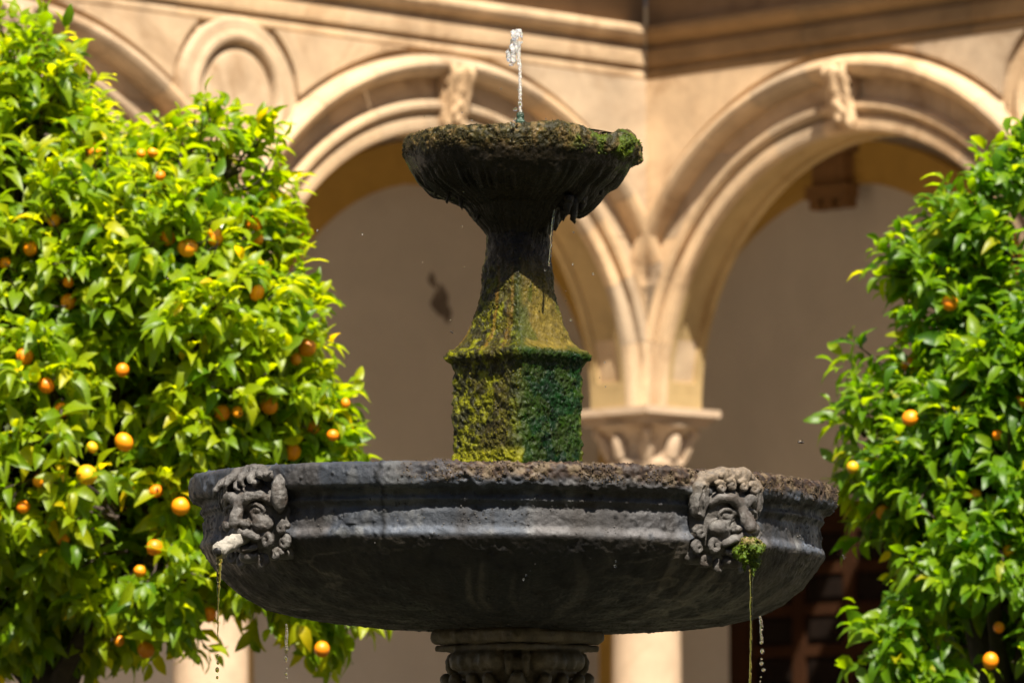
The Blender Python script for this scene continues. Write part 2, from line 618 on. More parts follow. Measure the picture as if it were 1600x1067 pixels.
def wing(mir, name_label, nb):
    """one range of the cloister; local frame: s along the wall from the corner, n out into the court, z up"""
    if mir < 0:
        a = R(45.7)
        d = (-math.sin(a), -math.cos(a))
    else:
        a = R(44.3)
        d = (math.sin(a), -math.cos(a))
    xdir = (d[0], d[1]) if mir < 0 else (-d[0], -d[1])
    root = thing('cloister_arcade', name_label, 'arcade', (CX, CY, 0), math.atan2(xdir[1], xdir[0]))

    def put(name, V, F, mat, parent=root, smooth=False, **k):
        V = np.array(V, float)
        if mir > 0:
            V[:, 0] *= -1
            F = [tuple(f)[::-1] for f in F] if not isinstance(F, np.ndarray) else F[:, ::-1]
        return obj(name, V, F, mat, parent, smooth, **k)

    def putmb(name, b, mat, parent=root, **k):
        return put(name, b.v, b.f, mat, parent, **k)

    SMAX = BAY * nb

    def lower(s):
        i = np.floor(s / BAY)
        c = (i + 0.5) * BAY
        q = (RI + 0.03) ** 2 - (s - c) ** 2
        return ZS + np.where(q > 0, np.sqrt(np.maximum(q, 0)), 0.0)

    # --- spandrel masonry in courses
    zc = [ZS, ZS + 0.56, ZS + 1.05, ZS + 1.55, ZE + 0.01]
    for k in range(4):
        za, zb = zc[k], zc[k + 1]
        joints = [0.0]
        x = 0.55 if k % 2 else 0.9
        while x < SMAX - 0.3:
            joints.append(x)
            x += 0.92 + 0.3 * random.random()
        joints.append(SMAX)
        for sa, sb in zip(joints[:-1], joints[1:]):
            ss = np.linspace(sa, sb, 15)
            keep = lower(ss) < zb - 0.02
            run = []
            runs = []
            for q, kf in zip(ss, keep):
                if kf:
                    run.append(q)
                elif run:
                    runs.append(run); run = []
            if run:
                runs.append(run)
            for run in runs:
                if len(run) < 2:
                    continue
                e = 0.006
                cols = [(run[0], -e), (run[0] + e, 0.0)] + [(q, 0.0) for q in run[1:-1]] + [(run[-1] - e, 0.0), (run[-1], -e)]
                V, F = [], []
                for q, nn in cols:
                    lo = max(za, float(lower(np.array([q]))[0]))
                    V += [(q, -TH + 0.01, lo), (q, -e, lo), (q, nn, min(lo + e, zb - 0.001)), (q, nn, zb - e), (q, -e, zb), (q, -TH + 0.01, zb)]
                m6 = len(cols)
                for c in range(m6 - 1):
                    for j in range(6):
                        j2 = (j + 1) % 6
                        F.append((c * 6 + j, c * 6 + j2, c * 6 + 6 + j2, c * 6 + 6 + j))
                F.append(tuple(range(6))[::-1]); F.append(tuple((m6 - 1) * 6 + j for j in range(6)))
                F = [f[::-1] for f in F]
                put('ashlar', V, F, M['stone'])

    for i in range(nb):
        c = BAY * (i + 0.5)
        # --- voussoirs of the moulded archivolt
        nv = 13
        edges = np.linspace(0, math.pi, nv + 1)
        for a0, a1 in zip(edges[:-1], edges[1:]):
            aa = np.linspace(a0 + 0.0012, a1 - 0.0012, 8)
            V, F = [], []
            for t in aa:
                for q, nn in ARCH_PROF:
                    s_ = c + (RI + q) * math.cos(t)
                    s_ = min(max(s_, BAY * i + 0.001), BAY * (i + 1) - 0.001)
                    V.append((s_, nn, ZS + (RI + q) * math.sin(t)))
            m_ = len(ARCH_PROF)
            for r in range(len(aa) - 1):
                for j in range(m_ - 1):
                    F.append((r * m_ + j, r * m_ + j + 1, (r + 1) * m_ + j + 1, (r + 1) * m_ + j))
            F.append(tuple(range(m_))[::-1]); F.append(tuple((len(aa) - 1) * m_ + j for j in range(m_)))
            o = put('voussoir', V, F, M['stone'], smooth=True)
            o.data.set_sharp_from_angle(angle=R(38))
        # --- soffit with a sunk panel
        aa = np.linspace(0, math.pi, 61)
        a_in = math.asin(0.16 / RI)
        aa = np.sort(np.r_[aa, a_in - 0.002, a_in, math.pi - a_in, math.pi - a_in + 0.002])
        pr = [(-0.026, 0), (-0.07, 0), (-0.073, 1), (-0.27, 1), (-0.273, 0), (-TH, 0), (-TH, 2)]
        V, F = [], []
        for t in aa:
            inn = a_in - 0.001 < t < math.pi - a_in + 0.001
            for nn, w in pr:
                q = RI + 0.002 + (0.026 if (w == 1 and inn) else 0.06 if w == 2 else 0)
                V.append((c + q * math.cos(t), nn, ZS + q * math.sin(t)))
        for r in range(len(aa) - 1):
            for j in range(len(pr) - 1):
                F.append((r * 7 + j, (r + 1) * 7 + j, (r + 1) * 7 + j + 1, r * 7 + j + 1))
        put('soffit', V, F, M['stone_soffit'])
        # --- keystone console
        V = KEY[0] * np.array((0.85, 0.72, 0.74)) + np.array((c, -0.02, ZS + RI + 0.215))
        put('keystone', V, KEY[1], M['stone'], smooth=True)

    # --- pier cores above the capitals, where two arches meet
    # --- medallions
    for i in range(1, nb):
        prof = np.array([(0.0, 0.062), (0.15, 0.060), (0.235, 0.054), (0.262, 0.046), (0.272, 0.034), (0.276, 0.012), (0.292, 0.012), (0.296, 0.03), (0.302, 0.062),
                         (0.32, 0.078), (0.345, 0.08), (0.365, 0.070), (0.372, 0.056), (0.40, 0.054), (0.435, 0.052), (0.45, 0.035), (0.455, -0.02)])
        V, F = lathe(prof, 56)
        V = np.stack([V[:, 0] + BAY * i, V[:, 2], V[:, 1] * 1.06 + ZR], -1)
        F = [tuple(f)[::-1] for f in F]
        o = put('medallion', V, F, M['stone'], smooth=True)
        o.data.set_sharp_from_angle(angle=R(40))

    # --- raised spandrel panels, a narrow channel away from archivolt and medallion
    RO = RI + 0.47 + 0.038
    for i in range(nb):
        c = BAY * (i + 0.5)
        for sa, sb, bnd in ((BAY * i + 0.012, c - 0.56, BAY * i), (c - 0.555, c, BAY * i), (c, c + 0.555, BAY * (i + 1)), (c + 0.56, BAY * (i + 1) - 0.012, BAY * (i + 1))):
            ss = np.linspace(sa, sb, 44)
            V, F = [], []
            prev = None
            for q in ss:
                lo = ZS + math.sqrt(max(RO * RO - (q - c) ** 2, 0))
                hi = ZE + 0.004
                if bnd > 0:
                    u = 0.25 - (q - bnd) ** 2
                    if u > 0:
                        hh = math.sqrt(u) * 1.06
                        if ZR + hh > ZE - 0.01:
                            hi = min(hi, ZR - hh)
                        else:
                            lo = max(lo, ZR + hh)
                if hi - lo < 0.006:
                    prev = None
                    continue
                e = 0.005
                b0 = len(V)
                V += [(q, -0.004, lo), (q, 0.030, lo), (q, 0.036, lo + e), (q, 0.036, hi - e if hi < ZE else hi), (q, 0.03, hi), (q, -0.004, hi)]
                if prev is not None:
                    for j in range(5):
                        F.append((prev + j, b0 + j, b0 + j + 1, prev + j + 1))
                else:
                    F.append(tuple(b0 + j for j in range(6)))
                prev = b0
            if len(F) > 2:
                F.append(tuple(prev + j if prev is not None else b0 + j for j in range(6))[::-1])
                put('spandrel_panel', V, F, M['stone'])

    # --- entablature in blocks
    s0 = 0.0
    x = 0.0
    first = True
    while x < SMAX:
        x1 = min(x + 1.15 + 0.35 * random.random(), SMAX)
        V, F = [], []
        jj = random.uniform(-0.003, 0.003)
        m_ = len(ENT_PROF)
        ss = [x, x + 0.005, x1 - 0.005, x1]
        for q, s in enumerate(ss):
            for (n_, z_) in ENT_PROF:
                nn = n_ + jj - (0.005 if q in (0, 3) else 0)
                sx = s + (max(n_, -0.0) if (first and q < 2) else 0)
                V.append((sx, nn, ZE + z_))
        for r in range(3):
            for j in range(m_ - 1):
                F.append((r * m_ + j, (r + 1) * m_ + j, (r + 1) * m_ + j + 1, r * m_ + j + 1))
        F.append(tuple(range(m_))); F.append(tuple(3 * m_ + j for j in range(m_))[::-1])
        o = put('cornice_block', V, F, M['stone'] if mir < 0 else M['stone_shade'], smooth=True)
        o.data.set_sharp_from_angle(angle=R(30))
        x = x1
        first = False

    # --- upper storey: plain wall and its string course
    b = MB()
    b.box((0.0 if mir < 0 else 0.004, -TH, ZT - 0.36), (BAY * 9, -0.012, ZT + 6.0))
    putmb('upper_wall', b, M['stone_upper'])
    b = MB()
    x0, zq = 0.46, ZT + 0.78
    b.add([(0, -0.03, zq - 0.1), (SMAX, -0.03, zq - 0.1), (SMAX, 0.12, zq - 0.1), (0.12, 0.12, zq - 0.1),
           (SMAX, x0, zq), (x0, x0, zq), (SMAX, x0, zq + 0.1), (x0, x0, zq + 0.1), (0, -0.03, zq + 0.18), (SMAX, -0.03, zq + 0.18)],
          [(0, 1, 2, 3)[::-1], (3, 2, 4, 5)[::-1], (5, 4, 6, 7)[::-1], (7, 6, 9, 8)[::-1], (1, 9, 6, 4, 2)[::-1], (0, 3, 5, 7, 8)[::-1]])
    putmb('string_course', b, M['stone_upper'])

    # --- gallery: ceiling, rear wall with ochre wall arches, floor
    b = MB()
    b.box((-WG if mir < 0 else 0.0, -WG, ZE + 0.55), (SMAX, -TH + 0.002, ZE + 0.75))
    putmb('gallery_ceiling', b, M['plaster'])
    b = MB()
    b.box((-WG - 0.3 if mir < 0 else -WG, -WG - 0.3, 0), (SMAX, -WG, ZE + 1.2))
    back = putmb('rear_wall', b, M['plaster'])
    zf = ZS + 0.20
    RF = 1.75
    for k in range(-1, nb):
        cc = -WG / 2 if k < 0 else BAY * (k + 0.5)
        V, F = [], []
        path = [(RF, -zf)] + [(RF * math.cos(t), RF * math.sin(t)) for t in np.linspace(0, math.pi, 33)] + [(-RF, -zf)]
        nrm = [(1, 0)] + [(math.cos(t), math.sin(t)) for t in np.linspace(0, math.pi, 33)] + [(-1, 0)]
        wdt = 0.30 if k < 0 else 0.0
        ro = RF + 0.30
        lim = WG / 2 - 0.012 if k < 0 else BAY / 2 - 0.001
        for (px_, pz_), (nx_, nz_) in zip(path, nrm):
            ox, oz = px_ + 0.30 * nx_, pz_ + 0.30 * nz_
            ox = max(-lim, min(lim, ox))
            for (qx, qz), nn in (((px_, pz_), -WG - 0.01), ((px_, pz_), -WG + 0.16), ((ox, oz), -WG + 0.16), ((ox, oz), -WG - 0.01)):
                V.append((cc + qx, nn, max(0.0, zf + qz)))
        for r in range(len(path) - 1):
            for j in range(3):
                F.append((r * 4 + j, r * 4 + j + 1, r * 4 + 5 + j, r * 4 + 4 + j))
        put('wall_arch', V, F, M['ochre'])
    return root, put, putmb, SMAX


left, putL, putmbL, SL = wing(-1, 'sunlit stone arcade range on the left of the courtyard corner, with a round medallion', 4)
right, putR, putmbR, SR = wing(1, 'stone arcade range on the right of the courtyard corner, its cornice in shade', 3)

# gallery floor and the corner pieces
b = MB(); b.box((-WG, -WG, 0.0), (SL, 0.25, 0.10)); putmbL('gallery_floor', b, M['ground'])
b = MB(); b.box((0.26, -WG, 0.0), (SR, 0.25, 0.096)); putmbR('gallery_floor', b, M['ground'])


# --- the two other ranges that close the court, behind the photographer; unseen, added tall to cut low sky light
for q in ([(-28, -1.5), (CX, -32)], [(CX, -32), (30, -1.5)]):
    b = MB()
    (xa, ya), (xb, yb) = q
    dx, dy = xb - xa, yb - ya
    l_ = math.hypot(dx, dy); nx, ny = dy / l_, -dx / l_
    V = [(xa, ya, 0), (xb, yb, 0), (xb + nx, yb + ny, 0), (xa + nx, ya + ny, 0)]
    b.add(V + [(x, y, ZT + 11.0) for x, y, _ in V], [(3, 2, 1, 0), (4, 5, 6, 7), (0, 1, 5, 4), (1, 2, 6, 5), (2, 3, 7, 6), (3, 0, 4, 7)])
    b.obj('unseen_courtyard_wall', M['stone_upper'], None, kind='structure')


# --- columns
def column_parts():
    sh = [(0.24, 0.10), (0.24, 0.2), (0.30, 0.2)]
    shaft = lathe(np.array([(0.225, 0.38), (0.228, 1.4), (0.222, 2.6), (0.205, ZS - 0.36)]), 40)
    cap = MB()
    V, F = lathe(np.array([(0.205, -0.375), (0.235, -0.372), (0.245, -0.345), (0.235, -0.318), (0.208, -0.312), (0.205, -0.25), (0.215, -0.20), (0.25, -0.15),
                           (0.30, -0.115), (0.305, -0.10)]), 40)
    cap.add(V, F)
    cap.box((-0.285, -0.285, -0.105), (0.285, 0.285, -0.068))
    cap.box((-0.335, -0.335, -0.045), (0.335, 0.335, 0.0))
    cap.box((-0.31, -0.31, -0.07), (0.31, 0.31, -0.043))
    for k in range(4):                                         # corner volutes and the flower between them
        a = math.pi / 4 + k * math.pi / 2
        ca, sa = math.cos(a), math.sin(a)
        pts = [((0.275 + 0.035 * math.cos(t)) * ca, (0.275 + 0.035 * math.cos(t)) * sa, -0.145 + 0.035 * math.sin(t)) for t in np.linspace(1.6, -3.8, 10)]
        V, F = tube(pts, np.linspace(0.034, 0.022, 10), 8); cap.add(V, F)
        pts = [(0.215 * ca, 0.215 * sa, -0.32), (0.245 * ca, 0.245 * sa, -0.24), (0.28 * ca, 0.28 * sa, -0.17)]
        V, F = tube(pts, (0.04, 0.05, 0.03), 8); cap.add(V, F)
        a += math.pi / 4
        ca, sa = math.cos(a), math.sin(a)
        V, F = tube([(0.215 * ca, 0.215 * sa, -0.30), (0.25 * ca, 0.25 * sa, -0.2), (0.27 * ca, 0.27 * sa, -0.17)], (0.05, 0.045, 0.02), 8); cap.add(V, F)
    base = MB()
    base.box((-0.33, -0.33, 0.10), (0.33, 0.33, 0.22))
    V, F = lathe(np.array([(0.32, 0.22), (0.325, 0.25), (0.31, 0.28), (0.27, 0.29), (0.26, 0.31), (0.28, 0.33), (0.275, 0.355), (0.24, 0.365), (0.225, 0.385)]), 40)
    base.add(V, F)
    ms = mesh('shaft', shaft[0], shaft[1], M['stone_pale'], True)
    mc = cap.mesh('capital', M['stone_pale'], True); mc.set_sharp_from_angle(angle=R(35))
    mb = base.mesh('base', M['stone_pale'], True); mb.set_sharp_from_angle(angle=R(35))
    return ms, mc, mb


CMS = column_parts()


def column(parent, s, n):
    c = link('column', CMS[0], parent)
    c.location = (s, n, 0)
    k = link('capital', CMS[1], c); k.location = (0, 0, ZS)
    link('base', CMS[2], c)


for i in range(0, 5):
    column(left, BAY * i - (TH / 2 if i == 0 else 0), -TH / 2)
for i in range(1, 4):
    column(right, -BAY * i, -TH / 2)
# the block that stands on the corner capital behind the two reveals
b = MB(); b.box((-TH + 0.004, -TH + 0.004, ZS), (-0.012, -0.012, ZE + 0.02)); putmbL('corner_pier', b, M['stone_pale'])

# --- door in the right range's rear wall, bay at the corner
cc, dw, dh = -WG / 2 - 0.02, 0.98, at(1300, 812, 40.6)[2]
b = MB()
b.box((cc - dw - 0.17, -WG - 0.006, 0.1), (cc - dw, -WG + 0.06, dh + 0.12))
b.box((cc + dw, -WG - 0.006, 0.1), (cc + dw + 0.17, -WG + 0.06, dh + 0.12))
b.box((cc - dw, -WG - 0.006, dh), (cc + dw, -WG + 0.055, dh + 0.12))
door_root = putmbR('door', b, M['wood'], label='tall dark panelled wooden door')
ncol, prow = 4, 0.29
nrow = int((dh - 0.1) / prow)
pw = 2 * dw / ncol
b = MB()
for k in range(ncol + 1):
    x = cc - dw + k * pw
    b.box((x - 0.055 if k else x, -WG - 0.004, 0.1), (x + 0.055 if k < ncol else x, -WG + 0.045, dh - 0.001))
for r in range(nrow + 1):
    z = dh - r * prow
    b.box((cc - dw + 0.002, -WG - 0.003, max(0.1, z - 0.08)), (cc + dw - 0.002, -WG + 0.041, z - 0.002))
putmbR('door_frame', b, M['wood'], parent=door_root)
for r in range(nrow):
    for k in range(ncol):
        x0, x1 = cc - dw + k * pw + 0.05, cc - dw + (k + 1) * pw - 0.05
        z1 = dh - r * prow - 0.078
        z0 = z1 - prow + 0.078
        b = MB()
        e = 0.05
        b.add([(x0, -WG + 0.012, z0), (x1, -WG + 0.012, z0), (x1, -WG + 0.012, z1), (x0, -WG + 0.012, z1),
               (x0 + e, -WG + 0.03, z0 + e), (x1 - e, -WG + 0.03, z0 + e), (x1 - e, -WG + 0.03, z1 - e), (x0 + e, -WG + 0.03, z1 - e)],
              [f[::-1] for f in [(0, 1, 5, 4), (1, 2, 6, 5), (2, 3, 7, 6), (3, 0, 4, 7), (4, 5, 6, 7)]])
        putmbR('door_panel', b, M['wood_panel'], parent=door_root)

# --- bracket at the crown of the right ochre arch, scar in the left plaster
b = MB()
zc_ = ZS + 0.20 + 1.75
b.box((-WG / 2 - 0.20, -WG + 0.155, zc_ + 0.20), (-WG / 2 + 0.20, -WG + 0.34, zc_ + 0.30))
b.box((-WG / 2 - 0.15, -WG + 0.155, zc_ - 0.03), (-WG / 2 + 0.15, -WG + 0.27, zc_ + 0.205))
b.box((-WG / 2 - 0.19, -WG + 0.155, zc_ - 0.12), (-WG / 2 + 0.19, -WG + 0.30, zc_ - 0.025))
for x in (-0.13, 0.0, 0.13):
    b.box((-WG / 2 + x - 0.045, -WG + 0.158, zc_ - 0.19), (-WG / 2 + x + 0.045, -WG + 0.27, zc_ - 0.115))
putmbR('corbel', b, simple('stained_corbel', (0.20, 0.10, 0.035), 0.9, 0.3, 3, 30, 0.3, 0.006), label='dark stained corbel at the crown of an ochre arch')
# scar position: where the ray through (690,475) meets the left rear wall
a = R(45.7)
nrm = np.array((math.cos(a), -math.sin(a)))
p0 = np.array((CX, CY)) - nrm * WG
dpx = at(690, 475, 1.0) - np.array((0, 0, CAMZ))
t = (p0 @ nrm) / (dpx[0] * nrm[0] + dpx[1] * nrm[1])
hit = np.array((0, 0, CAMZ)) + dpx * t
dl = np.array((-math.sin(a), -math.cos(a)))
s_hit = (hit[:2] - np.array((CX, CY))) @ dl
for ds, dz, sx, sz, rt in ((0, 0, 0.085, 0.125, 0.4), (0.09, 0.16, 0.035, 0.06, 0.5)):
    V, F = [], []
    K = 22
    for ring, (q, nn) in enumerate(((1.0, 0.0015), (0.7, 0.004), (0.0, 0.005))):
        for k in range(K):
            w = 2 * math.pi * k / K
            rr = q * (1 + 0.22 * math.sin(3 * w + 1) + 0.12 * math.sin(7 * w))
            x, z = sx * rr * math.cos(w), sz * rr * math.sin(w)
            V.append((s_hit + ds + x * math.cos(rt) - z * math.sin(rt) * -1, -WG + nn, hit[2] + dz + z * math.cos(rt) + -1 * x * math.sin(rt)))
    for r in range(2):
        for k in range(K):
            F.append((r * K + k, r * K + (k + 1) % K, (r + 1) * K + (k + 1) % K, (r + 1) * K + k)[::-1])
    putL('plaster_scar', V, F, M['scar'], label='dark patch of fallen plaster')

# ------------------------------------------------------------------ fountain
FY = 13.5
AX = at(801, 760, FY)
S = FY / (FPX * CP) * (CP * CP + 0)     # metres per pixel at the axis (nearly)
S = (at(802, 700, FY) - at(801, 700, FY))[0]
ftn = thing('fountain', 'tall mossy two-tiered stone fountain with carved mask spouts in the courtyard centre', 'fountain', (AX[0], FY, 0))
FO = np.array((AX[0], FY, 0.0))


def zf_(y):
    return at(801, y, FY)[2]


def fobj(name, V, F, mat, parent=ftn, **k):
    return obj(name, np.asarray(V), F, mat, parent, **k)


# ---- lower basin
prof = [(120, 800), (380, 790), (452, 778), (462, 762), (470, 757.5), (488, 754.5), (499, 756.5), (503.5, 761), (504.5, 776), (503.5, 789), (499, 793.5), (488, 796), (484.5, 799), (483.5, 806), (486, 809),
        (487, 812), (483, 815), (479, 821), (481, 830), (481, 848), (482, 852), (485, 856), (487, 862), (485, 868), (481, 874), (474, 885), (452, 913), (422, 938),
        (385, 957), (340, 968), (290, 975), (230, 980), (160, 983), (110, 985)]
prof = np.array(prof, float)
fine = resample(prof[4:], 2.2)
fine[:, 0] = smooth1(fine[:, 0], 1); fine[:, 1] = smooth1(fine[:, 1], 1)
pf = np.concatenate([prof[:4], fine])
PR = np.stack([pf[:, 0] * S, [zf_(y) for y in pf[:, 1]]], -1)
NB = 1300
V, F = lathe(PR, NB)
m_ = len(PR)
r_px = np.repeat(pf[:, 0], NB); y_px = np.repeat(pf[:, 1], NB)
th = np.tile(np.linspace(0, 2 * math.pi, NB, endpoint=False), m_)    # angle from +x
thc = np.mod(th + math.pi / 2 + math.pi, 2 * math.pi) - math.pi       # 0 = towards the camera, + = to the right
nr = np.zeros_like(V)
tng = np.gradient(PR, axis=0)
nn = np.stack([-tng[:, 1], tng[:, 0]], -1); nn /= np.linalg.norm(nn, axis=1)[:, None] + 1e-9
nn = -nn if nn[8, 0] < 0 else nn
nrr = np.repeat(nn, NB, axis=0)
nr[:, 0] = nrr[:, 0] * np.cos(th); nr[:, 1] = nrr[:, 0] * np.sin(th); nr[:, 2] = nrr[:, 1]
rim = sstep(455, 466, r_px) * sstep(806, 792, y_px)
low = sstep(858, 872, y_px)
crust = rim * sstep(-0.42, -0.1, thc + 0.25 * (fbm(V * 6, 3, 5) - 0.5))
crust = np.maximum(crust, rim * sstep(2.4, 2.8, np.abs(thc)))
n1 = fbm(V * 40, 4, 1) - 0.5
n2 = fbm(V * 140, 3, 2) - 0.5
pits = sstep(0.66, 0.80, fbm(V * 95, 3, 3))
disp = n1 * 0.006 + n2 * 0.0035 + crust * (n1 * 0.007 + n2 * 0.010 + 0.001)
big = fbm(V * 7, 3, 9) - 0.5
disp -= pits * 0.0035 * (1 - 0.5 * low)
disp += big * 0.006 * (1 - low * 0.4)
# chips along the rim and torus, vertical crack
chip = sstep(0.64, 0.76, fbm(V * 13, 3, 21)) * (rim * 0.6 + 0.9 * sstep(850, 856, y_px) * sstep(874, 866, y_px))
disp -= chip * 0.011
xc = V[:, 0] / S
crack = np.exp(-((xc + 195 + 26 * (fbm(V * np.array((0, 0, 38)) + 3, 3, 31) - 0.5)) / 3.0) ** 2) * (V[:, 1] < 0) * sstep(880, 850, y_px)
disp -= crack * 0.003
brk = np.exp(-(((xc + 235) / 26) ** 2 + ((y_px - 846 + 0.35 * (xc + 235)) / 11) ** 2)) * (V[:, 1] < 0)
disp -= brk * 0.013 * (0.4 + 1.2 * fbm(V * 60, 2, 33))
V = V + nr * disp[:, None]
tilt = R(0.9)
V[:, 2] -= V[:, 0] * math.tan(tilt)
# pigment, with painted shade, sheen and ripple light
st = np.array((0.033, 0.038, 0.047))
col = np.tile(st, (len(V), 1)) * (0.25 + 1.5 * fbm(V * 14, 5, 40))[:, None]
dirt = sstep(0.50, 0.66, fbm(V * np.array((9, 9, 5)), 5, 44))[:, None]
col = col * (1 - 0.6 * dirt) + 0.6 * dirt * np.array((0.05, 0.042, 0.035))
pale = sstep(0.58, 0.72, fbm(V * np.array((22, 22, 9)), 4, 47))[:, None]
col = col * (1 - 0.5 * pale) + 0.5 * pale * np.array((0.12, 0.12, 0.115))
tor = (sstep(846, 856, y_px) * sstep(868, 862, y_px))[:, None]
col = col * (1 + 1.2 * tor)  # lit sheen of the torus painted as a lighter tone
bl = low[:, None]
caustics = fbm(V * np.array((8, 8, 26)) + 1.5 * fbm(V * 5, 2, 51)[:, None], 4, 50)  # pale lines painted for rippled light reflected onto the underside
vv = (np.exp(-((caustics - 0.5) / 0.022) ** 2) * sstep(0.45, 0.62, fbm(V * 4, 3, 52)))[:, None]
bc = np.array((0.013, 0.0095, 0.006)) * (0.4 + 1.3 * fbm(V * np.array((14, 14, 7)), 5, 55))[:, None] + vv * np.array((0.070, 0.060, 0.047))  # underside's shade deepened in the colour, ripple lines laid over it
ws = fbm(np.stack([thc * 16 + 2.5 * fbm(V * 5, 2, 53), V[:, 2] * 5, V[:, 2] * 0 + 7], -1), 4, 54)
bc = bc + (sstep(0.56, 0.72, ws) * sstep(0.4, 0.6, fbm(V * 3.5, 3, 56)))[:, None] * np.array((0.060, 0.051, 0.040))  # wisps of the same painted ripple light
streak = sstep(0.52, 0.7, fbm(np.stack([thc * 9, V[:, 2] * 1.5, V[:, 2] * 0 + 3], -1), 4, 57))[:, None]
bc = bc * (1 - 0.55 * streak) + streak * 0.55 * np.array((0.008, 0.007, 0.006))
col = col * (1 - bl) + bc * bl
wetc = (np.exp(-((xc - 60) / 150) ** 2) * (V[:, 1] < 0) * sstep(850, 880, y_px) * (0.5 + fbm(V * 12, 3, 58)))[:, None]
col *= 1 - 0.6 * np.clip(wetc, 0, 1)
grime = sstep(0.55, 0.75, fbm(np.stack([thc * 14, V[:, 2] * 3, V[:, 2] * 0], -1), 4, 61))[:, None] * (1 - bl)
col = col * (1 - 0.65 * grime) + 0.65 * grime * np.array((0.022, 0.018, 0.015))
lich = fbm(V * 55, 4, 63)
cc_ = np.where(lich[:, None] > 0.56, np.array((0.095, 0.066, 0.036)), np.array((0.022, 0.012, 0.007)))
cc_ = np.where((lich[:, None] > 0.47) & (lich[:, None] <= 0.56), np.array((0.050, 0.028, 0.015)), cc_)
front_low = sstep(787, 774, y_px + 22 * (fbm(V * 20, 3, 64) - 0.5))      # crust hangs over the rim's upper half, the stone shows under it
cw = (crust * front_low)[:, None]
col = col * (1 - cw) + cc_ * cw
col *= (1 - 0.55 * pits)[:, None]
col *= (1 - 0.85 * np.clip(crack + 0.4 * brk, 0, 1))[:, None]
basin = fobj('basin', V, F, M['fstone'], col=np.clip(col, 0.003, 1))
BV, BC = V, crust

# ---- flakes of lichen and dead moss standing on the rim
def bits(P, Nn, size, seed, col_lo, col_hi, name, mat, parent, flat=0.5, jit=0.5, kind='stuff'):
    rg = np.random.default_rng(seed)
    n = len(P)
    ico = np.array([(1, 0, 0), (-1, 0, 0), (0, 1, 0), (0, -1, 0), (0, 0, 1), (0, 0, -1)], float)
    IF = np.array([(0, 2, 4), (2, 1, 4), (1, 3, 4), (3, 0, 4), (2, 0, 5), (1, 2, 5), (3, 1, 5), (0, 3, 5)])
    T = rg.normal(size=(n, 3)); T -= (T * Nn).sum(1)[:, None] * Nn; T /= np.linalg.norm(T, axis=1)[:, None]
    B = np.cross(Nn, T)
    s = size * rg.uniform(0.45, 1.5, (n, 1, 1)) * rg.uniform(1 - jit, 1 + jit, (n, 6, 1))
    loc = ico[None] * s
    up = rg.uniform(flat, flat * 2.6, (n, 1))
    W = P[:, None] + loc[:, :, 0:1] * T[:, None] + loc[:, :, 1:2] * B[:, None] + loc[:, :, 2:3] * Nn[:, None] * up[:, :, None]
    Fq = (IF[None] + 6 * np.arange(n)[:, None, None]).reshape(-1, 3)
    t = rg.random((n, 1))
    c = np.array(col_lo) * (1 - t) + np.array(col_hi) * t
    c = c * rg.uniform(0.6, 1.3, (n, 1))
    return obj(name, W.reshape(-1, 3), Fq, mat, parent, smooth=False, col=np.repeat(c, 6, axis=0), kind=kind)


def nrm_of(V, F):
    me = mesh('tmp', V, F)
    n = np.zeros(len(V) * 3, dtype=np.float32)
    me.vertices.foreach_get('normal', n)
    bpy.data.meshes.remove(me)
    return n.reshape(-1, 3)


BN = nrm_of(BV, F)
top_w = crust * sstep(790, 776, y_px) * sstep(0.42, 0.6, fbm(BV * 30, 3, 71))
ids = RNG.choice(len(BV), 7500, p=top_w / top_w.sum())
bits(BV[ids], BN[ids], 0.0019, 3, (0.020, 0.012, 0.007), (0.12, 0.082, 0.042), 'lichen_crust', M['crust'], ftn)
sp_w = (sstep(800, 812, y_px) * sstep(872, 862, y_px) + 0.15 * low) * sstep(0.56, 0.7, fbm(BV * 25, 3, 72)) + 1e-6
ids = RNG.choice(len(BV), 1500, p=sp_w / sp_w.sum())
bits(BV[ids], BN[ids], 0.0017, 4, (0.02, 0.018, 0.016), (0.14, 0.13, 0.12), 'grit', M['crust'], ftn)

# water inside the lower basin
V, F = lathe(np.array([(0.0, 0), (0.3, 0), (0.55, 0), (452 * S, 0)]), 96)
V[:, 2] += zf_(764)
fobj('basin_water', V, F, M['pool'])

# ---- carved masks
def sp(cx, cy, z, r0, turns, a0, sgn, n=15, zk=0.0, r1=0.1):
    out = []
    for i in range(n):
        t = i / (n - 1)
        a = a0 + sgn * turns * 2 * math.pi * t
        r = r0 * (1 - t * (1 - r1))
        out.append((cx + r * math.cos(a), cy + r * math.sin(a), z + zk * t))
    return out


